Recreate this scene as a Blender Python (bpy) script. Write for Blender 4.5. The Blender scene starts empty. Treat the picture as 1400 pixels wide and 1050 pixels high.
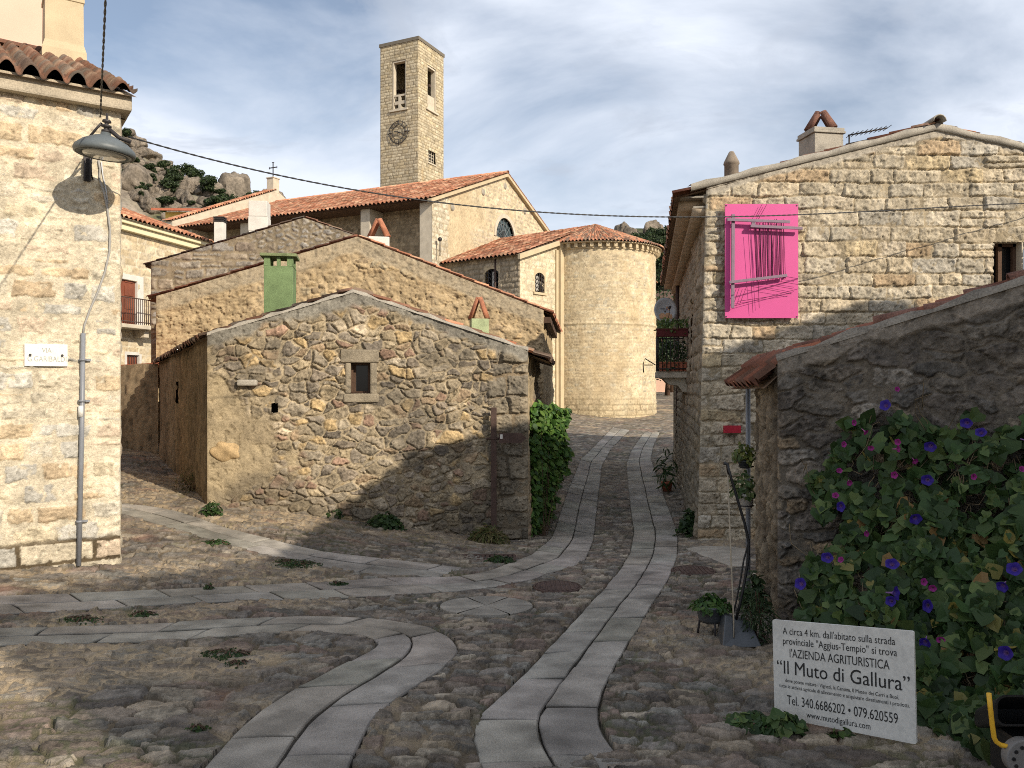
import bpy, bmesh, math, random
import numpy as np
from mathutils import Vector, Matrix
random.seed(7)
S = bpy.context.scene
COL = S.collection
# ---------------------------------------------------------------- camera, sky, sun, exposure
F, H, HOR = 1100.0, 1.6, 525.0          # photo pixels, eye height, horizon row
cam_d = bpy.data.cameras.new('camera'); cam = bpy.data.objects.new('camera', cam_d); COL.objects.link(cam)
cam.location = (0, 0, H); cam.rotation_euler = (math.radians(90), 0, 0)
cam_d.sensor_width = 36.0; cam_d.lens = 36.0 * F / 1400.0
cam_d.clip_start = 0.05; cam_d.clip_end = 4000
S.camera = cam
AL, AV = 1.0, 0.78                       # towards the sun: (AL, -1, AV)
SUN_EL = math.atan2(AV, math.hypot(AL, 1)); SUN_AZ = math.atan2(AL, -1)
w = bpy.data.worlds.new('World'); S.world = w; w.use_nodes = True
nt = w.node_tree; nt.nodes.clear()
def N(t, **k):
    n = nt.nodes.new(t)
    for a, b in k.items(): setattr(n, a, b)
    return n
out = N('ShaderNodeOutputWorld'); bg = N('ShaderNodeBackground'); bg.inputs['Strength'].default_value = 0.094
sky = N('ShaderNodeTexSky', sky_type='NISHITA', sun_disc=False); sky.sun_elevation = SUN_EL; sky.sun_rotation = SUN_AZ
sky.air_density = 1.0; sky.dust_density = 1.5
tc = N('ShaderNodeTexCoord'); sep = N('ShaderNodeSeparateXYZ'); nt.links.new(tc.outputs['Generated'], sep.inputs[0])
addz = N('ShaderNodeMath', operation='ADD'); nt.links.new(sep.outputs['Z'], addz.inputs[0]); addz.inputs[1].default_value = 0.22
mxz = N('ShaderNodeMath', operation='MAXIMUM'); nt.links.new(addz.outputs[0], mxz.inputs[0]); mxz.inputs[1].default_value = 0.1
dx = N('ShaderNodeMath', operation='DIVIDE'); nt.links.new(sep.outputs['X'], dx.inputs[0]); nt.links.new(mxz.outputs[0], dx.inputs[1])
dy = N('ShaderNodeMath', operation='DIVIDE'); nt.links.new(sep.outputs['Y'], dy.inputs[0]); nt.links.new(mxz.outputs[0], dy.inputs[1])
cmb = N('ShaderNodeCombineXYZ'); nt.links.new(dx.outputs[0], cmb.inputs[0]); nt.links.new(dy.outputs[0], cmb.inputs[1])
mp = N('ShaderNodeMapping'); mp.inputs['Rotation'].default_value = (0, 0, 0.5); mp.inputs['Scale'].default_value = (0.95, 1.15, 1); mp.inputs['Location'].default_value = (3.1, 1.3, 0)
nt.links.new(cmb.outputs[0], mp.inputs['Vector'])
def noise(scale, detail, dist=0.0, rough=0.55):
    n = N('ShaderNodeTexNoise'); n.inputs['Scale'].default_value = scale; n.inputs['Detail'].default_value = detail
    n.inputs['Roughness'].default_value = rough; n.inputs['Distortion'].default_value = dist
    nt.links.new(mp.outputs[0], n.inputs['Vector']); return n
def ramp(src, stops):
    r = N('ShaderNodeValToRGB'); e = r.color_ramp.elements
    e[0].position, e[0].color = stops[0][0], (*[stops[0][1]] * 3, 1); e[1].position, e[1].color = stops[1][0], (*[stops[1][1]] * 3, 1)
    nt.links.new(src, r.inputs[0]); return r
c1 = noise(1.15, 9, 0.35); 
def lobe(v, lo, hi, amt):
    d_ = N('ShaderNodeVectorMath', operation='DOT_PRODUCT'); nt.links.new(tc.outputs['Generated'], d_.inputs[0]); d_.inputs[1].default_value = Vector(v).normalized()
    m_ = N('ShaderNodeMapRange', interpolation_type='SMOOTHSTEP'); m_.inputs['From Min'].default_value = lo; m_.inputs['From Max'].default_value = hi; m_.inputs['To Min'].default_value = 0.0; m_.inputs['To Max'].default_value = amt
    nt.links.new(d_.outputs['Value'], m_.inputs['Value']); return m_.outputs[0]
def plus(a, b):
    m_ = N('ShaderNodeMath', operation='ADD'); nt.links.new(a, m_.inputs[0]); nt.links.new(b, m_.inputs[1]); return m_.outputs[0]
bias = plus(plus(c1.outputs['Fac'], lobe((-.25, 1, .30), .965, .998, .19)), plus(lobe((-.37, 1, .53), .965, .998, -.30), lobe((.12, 1, .46), .96, .998, .14)))
r1 = ramp(bias, [(0.36, 0.16), (0.64, 1.0)])
c2 = noise(2.6, 9, 0.9, 0.6); r2 = ramp(c2.outputs['Fac'], [(0.53, 0.0), (0.68, 0.6)])
m1 = N('ShaderNodeMix', data_type='RGBA'); low = N('ShaderNodeMapRange'); low.inputs['From Min'].default_value = 0.0; low.inputs['From Max'].default_value = 0.34; low.inputs['To Min'].default_value = 0.55; low.inputs['To Max'].default_value = 0.0
nt.links.new(sep.outputs['Z'], low.inputs['Value'])
cov = N('ShaderNodeMath', operation='MAXIMUM'); nt.links.new(r1.outputs[0], cov.inputs[0]); nt.links.new(low.outputs[0], cov.inputs[1])
nt.links.new(cov.outputs[0], m1.inputs[0])
tint = N('ShaderNodeMix', data_type='RGBA', blend_type='MULTIPLY'); tint.inputs[0].default_value = 1.0
nt.links.new(sky.outputs[0], tint.inputs[6]); tint.inputs[7].default_value = (1.0, 1.0, 1.0, 1)
nt.links.new(tint.outputs[2], m1.inputs[6]); m1.inputs[7].default_value = (7.3, 7.8, 8.7, 1)
m2 = N('ShaderNodeMix', data_type='RGBA'); nt.links.new(r2.outputs[0], m2.inputs[0])
nt.links.new(m1.outputs[2], m2.inputs[6]); m2.inputs[7].default_value = (4.3, 4.8, 5.7, 1)
nt.links.new(m2.outputs[2], bg.inputs['Color']); nt.links.new(bg.outputs[0], out.inputs['Surface'])
sl = bpy.data.lights.new('sun', 'SUN'); sl.energy = 3.9; sl.angle = math.radians(0.5); sl.color = (1.0, 0.89, 0.73)
so = bpy.data.objects.new('sun', sl); COL.objects.link(so)
so.rotation_euler = Vector((-AL, 1, -AV)).to_track_quat('-Z', 'Y').to_euler(); so.location = (30, -30, 40)
S.view_settings.view_transform = 'Standard'; S.view_settings.look = 'None'
S.view_settings.exposure = 0.42; S.view_settings.gamma = 1.0
S.render.engine = 'CYCLES'; S.cycles.use_denoising = False; S.cycles.pixel_filter_type = 'BLACKMAN_HARRIS'; S.cycles.filter_width = 1.0; S.cycles.max_bounces = 5; S.cycles.diffuse_bounces = 3
S.cycles.transparent_max_bounces = 6
# ---------------------------------------------------------------- materials
MATS = {}
def principled(name, rough=0.8, metal=0.0):
    m = bpy.data.materials.new(name); m.use_nodes = True
    b = m.node_tree.nodes['Principled BSDF']; b.inputs['Roughness'].default_value = rough; b.inputs['Metallic'].default_value = metal
    if rough > 0.7: b.inputs['Specular IOR Level'].default_value = 0.2
    MATS[name] = m; return m, m.node_tree, b
def surf(name, color=None, rough=0.85, scale=8.0, var=0.25, bump=0.25, bdist=0.01, bscale=60.0, metal=0.0, fine=70.0):
    """colour (or the mesh's own Col attribute) broken up by two noises, with a fine bump"""
    m, t, b = principled(name, rough, metal); n = t.nodes.new; L = t.links.new
    if color is None:
        c = n('ShaderNodeVertexColor'); c.layer_name = 'Col'; src = c.outputs[0]
    else:
        c = n('ShaderNodeRGB'); c.outputs[0].default_value = (*color, 1); src = c.outputs[0]
    co = n('ShaderNodeTexCoord')
    n1 = n('ShaderNodeTexNoise'); n1.inputs['Scale'].default_value = scale; n1.inputs['Detail'].default_value = 6; L(co.outputs['Object'], n1.inputs['Vector'])
    n2 = n('ShaderNodeTexNoise'); n2.inputs['Scale'].default_value = fine; n2.inputs['Detail'].default_value = 4; L(co.outputs['Object'], n2.inputs['Vector'])
    ad = n('ShaderNodeMath'); ad.operation = 'ADD'; L(n1.outputs['Fac'], ad.inputs[0]); L(n2.outputs['Fac'], ad.inputs[1])
    mr = n('ShaderNodeMapRange'); mr.inputs['From Min'].default_value = 0.74; mr.inputs['From Max'].default_value = 1.26
    mr.inputs['To Min'].default_value = 1 - var; mr.inputs['To Max'].default_value = 1 + var; L(ad.outputs[0], mr.inputs['Value'])
    mx = n('ShaderNodeVectorMath'); mx.operation = 'SCALE'; L(src, mx.inputs[0]); L(mr.outputs[0], mx.inputs['Scale'])
    L(mx.outputs[0], b.inputs['Base Color'])
    if bump > 0:
        n3 = n('ShaderNodeTexNoise'); n3.inputs['Scale'].default_value = bscale; n3.inputs['Detail'].default_value = 6; n3.inputs['Roughness'].default_value = 0.65; L(co.outputs['Object'], n3.inputs['Vector'])
        bp = n('ShaderNodeBump'); bp.inputs['Strength'].default_value = bump; bp.inputs['Distance'].default_value = bdist
        L(n3.outputs['Fac'], bp.inputs['Height']); L(bp.outputs[0], b.inputs['Normal'])
    return m
M_STONE = surf('weathered_stone', rough=0.92, scale=7, var=0.24, bump=0.8, bdist=0.014, bscale=70)
M_FAR = surf('far_masonry', rough=0.92, scale=1.2, var=0.15, bump=0.6, bdist=0.04, bscale=9, fine=8)
M_COB = surf('street_cobbles', rough=0.85, scale=7, var=0.34, bump=0.9, bdist=0.012, bscale=95, fine=130)
M_GRAN = surf('granite_slab', rough=0.82, scale=5, var=0.34, bump=0.8, bdist=0.006, bscale=120, fine=150)
M_TILE = surf('terracotta_tile', rough=0.85, scale=6, var=0.25, bump=0.4, bdist=0.006, bscale=70)
M_MORT = surf('grey_mortar', (0.33, 0.30, 0.25), scale=4, var=0.3, bump=0.7, bdist=0.01, bscale=40)
M_CREAM = surf('cream_render', (0.50, 0.41, 0.27), scale=3, var=0.12, bump=0.3, bdist=0.004)
M_PALE = surf('pale_stone_trim', (0.52, 0.46, 0.36), scale=3, var=0.18, bump=0.5, bdist=0.008)
M_PINKW = surf('salmon_render', (0.66, 0.44, 0.34), scale=1.5, var=0.06, bump=0.2, bdist=0.003)
M_YELL = surf('yellow_render', (0.72, 0.55, 0.16), scale=1.5, var=0.1, bump=0.1)
M_WHITE = surf('whitewash', (0.62, 0.60, 0.55), scale=3, var=0.15, bump=0.3)
M_GREEN = surf('green_render', (0.165, 0.235, 0.11), scale=4, var=0.3, bump=0.4, bdist=0.006)
M_GREENL = surf('pale_green_render', (0.36, 0.42, 0.24), scale=5, var=0.25, bump=0.4, bdist=0.006)
M_IRON = surf('dark_iron', (0.045, 0.04, 0.04), rough=0.6, metal=0.4, var=0.3, bump=0.2, bdist=0.002)
M_RUST = surf('rusty_iron', (0.085, 0.055, 0.045), rough=0.75, metal=0.2, var=0.35, bump=0.4, bdist=0.003)
M_LAMP = surf('grey_lamp_paint', (0.10, 0.115, 0.12), rough=0.5, var=0.15, bump=0.1, bdist=0.001)
M_BLACK = surf('black_rubber', (0.008, 0.008, 0.009), rough=0.5, var=0.2, bump=0.0)
M_PIPE = surf('grey_conduit', (0.20, 0.21, 0.23), rough=0.45, var=0.12, bump=0.1, bdist=0.001)
M_PLAST = surf('dark_grey_plastic', (0.06, 0.065, 0.07), rough=0.4, var=0.2, bump=0.1, bdist=0.001)
M_SIGN = surf('scuffed_white_board', (0.62, 0.61, 0.57), rough=0.6, scale=7, var=0.13, bump=0.15, bdist=0.001, fine=45)
M_MARBLE = surf('white_marble', (0.72, 0.70, 0.64), rough=0.4, scale=5, var=0.1, bump=0.1, bdist=0.001)
M_INK = surf('black_lettering', (0.02, 0.02, 0.02), rough=0.6, var=0.1, bump=0)
M_FADE = surf('faded_lettering', (0.33, 0.34, 0.31), rough=0.7, var=0.25, bump=0)
M_PINK = surf('pink_paint', (0.60, 0.072, 0.265), rough=0.5, scale=2, var=0.05, bump=0.05, bdist=0.001)
M_BAR = surf('purple_grey_bar', (0.21, 0.14, 0.19), rough=0.5, var=0.15, bump=0)
M_THREAD = surf('dark_thread', (0.08, 0.02, 0.05), rough=0.8, var=0.1, bump=0)
M_RED = surf('red_enamel', (0.42, 0.02, 0.04), rough=0.4, var=0.15, bump=0)
M_WOOD = surf('varnished_wood', (0.20, 0.06, 0.03), rough=0.5, scale=3, var=0.3, bump=0.2, bdist=0.003)
M_DWOOD = surf('old_wood', (0.10, 0.06, 0.04), rough=0.8, scale=4, var=0.35, bump=0.4, bdist=0.004)
M_DARK = surf('dark_interior', (0.012, 0.011, 0.010), rough=0.9, var=0.1, bump=0)
M_TERRA = surf('terracotta_pot', (0.42, 0.14, 0.08), rough=0.8, var=0.2, bump=0.2, bdist=0.003)
M_YTUBE = surf('yellow_paint', (0.75, 0.42, 0.03), rough=0.4, var=0.1, bump=0)
M_DISH = surf('pale_grey_enamel', (0.50, 0.51, 0.52), rough=0.45, var=0.08, bump=0)
M_ORANGE = surf('faded_orange_print', (0.62, 0.36, 0.20), rough=0.6, var=0.2, bump=0)
M_ROCK = surf('granite_rock', rough=0.95, scale=0.25, var=0.35, bump=0.9, bdist=0.5, bscale=0.9, fine=1.6)
M_BOUL = surf('granite_boulder', rough=0.95, scale=2.5, var=0.4, bump=1.0, bdist=0.25, bscale=4.5, fine=9)
M_SOIL = surf('dry_ground', (0.30, 0.24, 0.16), scale=0.6, var=0.3, bump=0.4, bdist=0.03, bscale=12)
def glass(name, col):
    m, t, b = principled(name, 0.12); b.inputs['Base Color'].default_value = (*col, 1); b.inputs['Specular IOR Level'].default_value = 0.35; return m
M_GLASS = glass('dark_window_glass', (0.012, 0.013, 0.014)); M_LENS = glass('lamp_glass', (0.45, 0.45, 0.42)); M_LUNET = glass('lunette_glass', (0.07, 0.10, 0.11))
def leafmat(name, trans=0.35, rough=0.5):
    m = bpy.data.materials.new(name); m.use_nodes = True; t = m.node_tree; b = t.nodes['Principled BSDF']; o = t.nodes['Material Output']
    c = t.nodes.new('ShaderNodeVertexColor'); c.layer_name = 'Col'
    t.links.new(c.outputs[0], b.inputs['Base Color']); b.inputs['Roughness'].default_value = rough; b.inputs['Specular IOR Level'].default_value = 0.3
    tr = t.nodes.new('ShaderNodeBsdfTranslucent'); t.links.new(c.outputs[0], tr.inputs['Color'])
    mx = t.nodes.new('ShaderNodeMixShader'); mx.inputs[0].default_value = trans
    t.links.new(b.outputs[0], mx.inputs[1]); t.links.new(tr.outputs[0], mx.inputs[2]); t.links.new(mx.outputs[0], o.inputs['Surface'])
    MATS[name] = m; return m
M_LEAF = leafmat('leaf'); M_PETAL = leafmat('petal', 0.25, 0.6)
# ---------------------------------------------------------------- scene-tree helpers
ORG = {}
def tag(o, label=None, cat=None, group=None, kind=None):
    if label: o['label'] = label
    if cat: o['category'] = cat
    if group: o['group'] = group
    if kind: o['kind'] = kind
    return o
def thing(name, label, cat, loc, group=None):
    o = bpy.data.objects.new(name, None); COL.objects.link(o); o.empty_display_size = 0.2
    o.location = loc; ORG[o] = Vector(loc); return tag(o, label, cat, group)
def obj(name, me, mat=None, parent=None, base=None):
    """link a mesh given in world coordinates as one object, origin at its parent's (or at base)"""
    o = bpy.data.objects.new(name, me); COL.objects.link(o)
    if mat is not None and not me.materials: me.materials.append(mat)
    off = ORG[parent] if parent is not None else Vector(base or (0, 0, 0))
    me.transform(Matrix.Translation(-off))
    if parent is not None: o.parent = parent
    else: o.location = off
    ORG[o] = off; return o
def dup(root, loc, label=None, rotz=None, scale=None, group=None):
    r = root.copy(); COL.objects.link(r); r.location = loc
    if rotz is not None: r.rotation_euler = (0, 0, rotz)
    if scale is not None: r.scale = (scale,) * 3 if not hasattr(scale, '__len__') else scale
    if label: r['label'] = label
    if group: r['group'] = group
    for ch in list(root.children):
        c = ch.copy(); COL.objects.link(c); c.parent = r
        for g in list(ch.children):
            d = g.copy(); COL.objects.link(d); d.parent = c
    return r
def P(px, py, Y): return Vector(((px - 700) / F * Y, Y, H + (HOR - py) / F * Y))
def V2(p): return np.array([p[0], p[1]], float)
def on_line(A, B, px):
    """where the vertical plane over A-B is met by the sight line through column px: distance from A, and depth"""
    A, B = V2(A), V2(B); d = B - A; L = np.hypot(*d); d = d / L; k = (px - 700) / F
    u = (k * A[1] - A[0]) / (d[0] - k * d[1]); return u, A[1] + d[1] * u
def zpx(py, Y): return H + (HOR - py) / F * Y
def arrmesh(name, verts, quads, cols=None, smooth=False):
    me = bpy.data.meshes.new(name); verts = np.ascontiguousarray(verts, np.float32); quads = np.ascontiguousarray(quads, np.int32)
    k = quads.shape[1]; n = len(quads)
    me.vertices.add(len(verts)); me.vertices.foreach_set('co', verts.ravel())
    me.loops.add(n * k); me.loops.foreach_set('vertex_index', quads.ravel())
    me.polygons.add(n); me.polygons.foreach_set('loop_start', np.arange(0, n * k, k, dtype=np.int32))
    me.polygons.foreach_set('use_smooth', np.full(n, smooth, bool))
    me.update(calc_edges=True)
    if cols is not None:
        a = me.color_attributes.new('Col', 'FLOAT_COLOR', 'POINT'); c = np.ones((len(verts), 4), np.float32); c[:, :3] = cols
        a.data.foreach_set('color', c.ravel())
    return me
def gridmesh(name, Pn, C=None, keep=None, smooth=True, flip=False):
    nu, nv = Pn.shape[:2]; ix = np.arange(nu * nv).reshape(nu, nv)
    q = np.stack([ix[:-1, :-1], ix[1:, :-1], ix[1:, 1:], ix[:-1, 1:]], -1).reshape(-1, 4)
    if flip: q = q[:, ::-1]
    v = Pn.reshape(-1, 3); c = None if C is None else C.reshape(-1, 3)
    if keep is not None:
        q = q[keep.ravel()]; us = np.unique(q); mp = np.zeros(nu * nv, np.int64); mp[us] = np.arange(len(us)); q = mp[q]; v = v[us]
        if c is not None: c = c[us]
    return arrmesh(name, v, q, c, smooth)
class MB:
    """collects simple solids into one mesh"""
    def __init__(s): s.v = []; s.f = []; s.sm = []
    def add(s, vs, fs, smooth=False):
        o = len(s.v); s.v += [tuple(p) for p in vs]; s.f += [tuple(i + o for i in f) for f in fs]; s.sm += [smooth] * len(fs); return s
    def obox(s, c, ax, hs):
        c = Vector(c); ax = [Vector(a) for a in ax]; vs = []
        for k in (-1, 1):
            for j in (-1, 1):
                for i in (-1, 1): vs.append(c + ax[0] * hs[0] * i + ax[1] * hs[1] * j + ax[2] * hs[2] * k)
        return s.add(vs, [(0, 2, 3, 1), (4, 5, 7, 6), (0, 1, 5, 4), (2, 6, 7, 3), (0, 4, 6, 2), (1, 3, 7, 5)])
    def box(s, p0, p1):
        a, b = Vector(p0), Vector(p1); return s.obox((a + b) / 2, ((1, 0, 0), (0, 1, 0), (0, 0, 1)), [abs(t) / 2 for t in (b - a)])
    def wbox(s, A, d, u0, u1, z0, z1, n0, n1):
        """box on a wall: from A along unit d, heights z0..z1, out from the wall n0..n1 (outward = right of d)"""
        d = Vector((d[0], d[1], 0)); n = Vector((d.y, -d.x, 0)); A = Vector((A[0], A[1], 0))
        c = A + d * (u0 + u1) / 2 + n * (n0 + n1) / 2 + Vector((0, 0, (z0 + z1) / 2))
        return s.obox(c, (d, n, (0, 0, 1)), (abs(u1 - u0) / 2, abs(n1 - n0) / 2, abs(z1 - z0) / 2))
    def prism(s, poly, vec):
        n = len(poly); vec = Vector(vec); p = [Vector(q) for q in poly]
        vs = p + [q + vec for q in p]
        return s.add(vs, [tuple(range(n))[::-1], tuple(range(n, 2 * n))] + [(i, (i + 1) % n, n + (i + 1) % n, n + i) for i in range(n)])
    def tube(s, pts, r, k=8, cap=True):
        pts = [Vector(p) for p in pts]; rs = r if hasattr(r, '__len__') else [r] * len(pts); rings = []
        for i, p in enumerate(pts):
            t = (pts[min(i + 1, len(pts) - 1)] - pts[max(i - 1, 0)]).normalized()
            a = t.cross(Vector((0, 0, 1)) if abs(t.z) < 0.9 else Vector((1, 0, 0))).normalized(); b = t.cross(a)
            rings.append([p + (a * math.cos(2 * math.pi * j / k) + b * math.sin(2 * math.pi * j / k)) * rs[i] for j in range(k)])
        vs = [q for R in rings for q in R]; fs = []
        for i in range(len(pts) - 1):
            for j in range(k): fs.append((i * k + j, (i + 1) * k + j, (i + 1) * k + (j + 1) % k, i * k + (j + 1) % k))
        s.add(vs, fs, True)
        if cap: s.add(rings[0], [tuple(range(k))]); s.add(rings[-1], [tuple(range(k))[::-1]])
        return s
    def lathe(s, prof, c=(0, 0, 0), k=32, smooth=True):
        c = Vector(c); vs = []; n = len(prof)
        for j in range(k):
            a = 2 * math.pi * j / k
            for r, z in prof: vs.append(c + Vector((r * math.cos(a), r * math.sin(a), z)))
        fs = [(j * n + i, ((j + 1) % k) * n + i, ((j + 1) % k) * n + i + 1, j * n + i + 1) for j in range(k) for i in range(n - 1)]
        return s.add(vs, fs, smooth)
    def mesh(s, name, bevel=0.0):
        me = bpy.data.meshes.new(name); me.from_pydata([tuple(v) for v in s.v], [], s.f)
        me.polygons.foreach_set('use_smooth', s.sm)
        bm = bmesh.new(); bm.from_mesh(me); bmesh.ops.remove_doubles(bm, verts=bm.verts, dist=1e-5)
        bmesh.ops.recalc_face_normals(bm, faces=bm.faces)
        if bevel:
            es = [e for e in bm.edges if len(e.link_faces) == 2 and e.calc_face_angle(0) > 0.6]
            bmesh.ops.bevel(bm, geom=es, offset=bevel, segments=2, affect='EDGES', profile=0.6, clamp_overlap=True)
        bm.to_mesh(me); bm.free(); return me
    def put(s, name, mat, parent=None, bevel=0.0, base=None): return obj(name, s.mesh(name, bevel), mat, parent, base)
# ---------------------------------------------------------------- numpy noise and masonry patterns
def hsh(ix, iy, seed):
    with np.errstate(over='ignore'):
        h = (ix.astype(np.int64) * 374761393 + iy.astype(np.int64) * 668265263 + int(seed) * 1442695041) & 0xFFFFFFFF
        h = ((h ^ (h >> 13)) * 1274126177) & 0xFFFFFFFF; h = ((h ^ (h >> 16)) * 2246822519) & 0xFFFFFFFF
        return ((h ^ (h >> 15)) & 0xFFFFFF) / float(0x1000000)
def vn(x, y, seed):
    ix, iy = np.floor(x), np.floor(y); fx, fy = x - ix, y - iy; fx = fx * fx * (3 - 2 * fx); fy = fy * fy * (3 - 2 * fy)
    a, b, c, d = hsh(ix, iy, seed), hsh(ix + 1, iy, seed), hsh(ix, iy + 1, seed), hsh(ix + 1, iy + 1, seed)
    return (a + (b - a) * fx) * (1 - fy) + (c + (d - c) * fx) * fy
def fbm(x, y, seed, o=4):
    s = np.zeros(np.broadcast(x, y).shape); a = 0.5
    for i in range(o): s = s + a * (vn(x, y, seed + 17 * i) - 0.5); x, y = x * 2.03 + 5.1, y * 2.03 + 9.7; a *= 0.5
    return s * 2
def sst(a, b, x): t = np.clip((x - a) / (b - a), 0, 1); return t * t * (3 - 2 * t)
def pick(pal, r): pal = np.array(pal, float); return pal[np.minimum((r * len(pal)).astype(int), len(pal) - 1)]
def voronoi(x, y, seed, wvar=0.25):
    ix, iy = np.floor(x), np.floor(y); sh = x.shape
    d1 = np.full(sh, 9.0); d2 = np.full(sh, 9.0); p1 = np.zeros((2,) + sh); p2 = np.zeros((2,) + sh); c1 = np.zeros((2,) + sh)
    for i in (-2, -1, 0, 1, 2):
        for j in (-2, -1, 0, 1, 2):
            cx, cy = ix + i, iy + j
            qx = cx + 0.5 + 0.85 * (hsh(cx, cy, seed) - 0.5); qy = cy + 0.5 + 0.85 * (hsh(cx, cy, seed + 1) - 0.5)
            d = (qx - x) ** 2 + (qy - y) ** 2 - wvar * hsh(cx, cy, seed + 2)
            n1 = d < d1; n2 = (~n1) & (d < d2)
            d2 = np.where(n1, d1, np.where(n2, d, d2)); p2 = np.where(n1, p1, np.where(n2, np.stack([qx, qy]), p2))
            d1 = np.where(n1, d, d1); p1 = np.where(n1, np.stack([qx, qy]), p1); c1 = np.where(n1, np.stack([cx, cy]), c1)
    de = (d2 - d1) / (2 * np.sqrt(((p2 - p1) ** 2).sum(0)) + 1e-6)
    return np.maximum(de, 0), c1[0], c1[1], x - p1[0], y - p1[1]
def finish(U, V, seed, de, ia, ib, dx, dy, pal, mortar, depth, joint, edge, rough, tilt, tone=0.3, grain=0.5, fill=0.3, fvar=0.5):
    """stones (domed, tilted, pitted) standing out of an uneven bed of mortar that drowns some of their edges"""
    r1, r2, r3, r4 = (hsh(ia, ib, seed + k) for k in (31, 32, 33, 34))
    f1, f2, f3 = fbm(U * 11, V * 11, seed + 6, 4), fbm(U * 37, V * 37, seed + 12, 3), fbm(U * 3.5, V * 3.5, seed + 13, 4)
    pit = sst(.18, .42, fbm(U * 21, V * 21, seed + 14, 3))
    wob = .45 * joint * fbm(U * 28, V * 28, seed + 5, 3)
    hs = sst(joint * .5, joint * .5 + edge, de + wob) * depth * (.55 + .45 * r1) + tilt * (dx * (r2 - .5) + dy * (r3 - .5)) * 2 + rough * (f1 + .45 * f2 - .5 * pit) + .4 * rough * np.abs(f3)
    hm = depth * (fill + fvar * .5 * fbm(U * 1.9, V * 1.9, seed + 15, 4)) + rough * (.45 * fbm(U * 16, V * 16, seed + 7, 4) + .3 * f2)
    lim = sst(joint * .5 - .004, joint * .5 + .008, de + wob); hs = hs - (1 - lim) * .02
    m = sst(-.003, .004, hs - hm); h = np.maximum(hs, hm)
    c = pick(pal, r4) * (1 - tone / 2 + tone * r2)[..., None]
    c = c * np.clip(1 + grain * (.8 * fbm(U * 6, V * 6, seed + 8, 4) + .7 * f2 + .45 * fbm(U * 85, V * 85, seed + 16, 2)) - .3 * pit, .25, 2)[..., None]
    mc = np.array(mortar) * np.clip(1 + .45 * fbm(U * 3, V * 3, seed + 9, 4) + .35 * fbm(U * 45, V * 45, seed + 17, 3), .3, 2)[..., None]
    return h, mc * (1 - m)[..., None] + c * m[..., None], m
def rubble(seed, sx, sy, pal, mortar, depth=0.03, joint=0.02, edge=0.03, rough=0.01, tilt=0.08, warp=0.05, wvar=0.3, tone=0.35, grain=0.5, fill=0.3, fvar=0.5):
    def f(U, V):
        x = U + warp * fbm(U * 3.1, V * 3.1, seed + 50, 4); y = V + warp * fbm(U * 3.3 + 7, V * 3.3, seed + 60, 4)
        de, ia, ib, dx, dy = voronoi(x / sx, y / sy, seed, wvar)
        return finish(U, V, seed, de * math.sqrt(sx * sy), ia, ib, dx * sx, dy * sy, pal, mortar, depth, joint, edge, rough, tilt, tone, grain, fill, fvar)
    return f
def coursed(seed, h0, h1, l0, l1, pal, mortar, depth=0.03, joint=0.02, edge=0.02, rough=0.01, tilt=0.06, warp=0.03, tone=0.3, grain=0.5, split=0.0, fill=0.3, fvar=0.5):
    def f(U, V):
        rng = random.Random(seed)
        x = U + warp * fbm(U * 2.3, V * 2.3, seed + 50, 4) + 0.4 * warp * fbm(U * 11, V * 11, seed + 51, 3)
        y = V + warp * fbm(U * 1.1 + 7, V * 2.0, seed + 60, 4) + 0.4 * warp * fbm(U * 11, V * 11, seed + 61, 3)
        es = [V.min() - 0.5]
        while es[-1] < V.max() + 0.5: es.append(es[-1] + rng.uniform(h0, h1))
        es = np.array(es); row = np.clip(np.searchsorted(es, y) - 1, 0, len(es) - 2)
        y0, y1 = es[row], es[row + 1]; x0 = np.zeros_like(x); x1 = np.zeros_like(x); col = np.zeros_like(x)
        for r in np.unique(row):
            k = row == r; e = [x[k].min() - rng.uniform(0.05, l1)]
            while e[-1] < x[k].max() + 0.05: e.append(e[-1] + rng.uniform(l0, l1))
            e = np.array(e); c = np.clip(np.searchsorted(e, x[k]) - 1, 0, len(e) - 2)
            x0[k], x1[k], col[k] = e[c], e[c + 1], c
        if split:
            s = (hsh(col, row, seed + 40) < split) & (y1 - y0 > h0 * 1.05); mid = y0 + (y1 - y0) * (0.4 + 0.2 * hsh(col, row, seed + 41))
            up = s & (y > mid); y1 = np.where(s & ~up, mid, y1); y0 = np.where(up, mid, y0); col = np.where(up, col + 500, col)
        ex = np.minimum(x - x0, x1 - x); ey = np.minimum(y - y0, y1 - y); rad = 0.03
        de = np.where((ex < rad) & (ey < rad), rad - np.hypot(rad - ex, rad - ey), np.minimum(ex, ey))
        return finish(U, V, seed, np.maximum(de, 0), col, row.astype(float), x - (x0 + x1) / 2, y - (y0 + y1) / 2, pal, mortar, depth, joint, edge, rough, tilt, tone, grain, fill, fvar)
    return f
def plaster(seed, c1, c2, rough=0.02, sc=1.0, vert=1.0):
    def f(U, V):
        n = fbm(U * 5 * sc, V * 5 * sc / vert, seed, 5); n2 = fbm(U * 1.3, V * 1.3 / vert, seed + 3, 4); n3 = fbm(U * 38, V * 38 / max(1, vert * .5), seed + 6, 3); pit = sst(.2, .4, fbm(U * 15, V * 15 / vert ** .7, seed + 9, 4)); t = np.clip(0.5 + n * 0.7 + n2 * 0.8 + .35 * n3 - .3 * pit, 0, 1)
        return rough * (n + 0.6 * n2 + .3 * n3 - .7 * pit), (np.array(c1) * (1 - t)[..., None] + np.array(c2) * t[..., None]) * (1 + .3 * n3 - .25 * pit)[..., None], np.ones_like(U)
    return f
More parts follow.
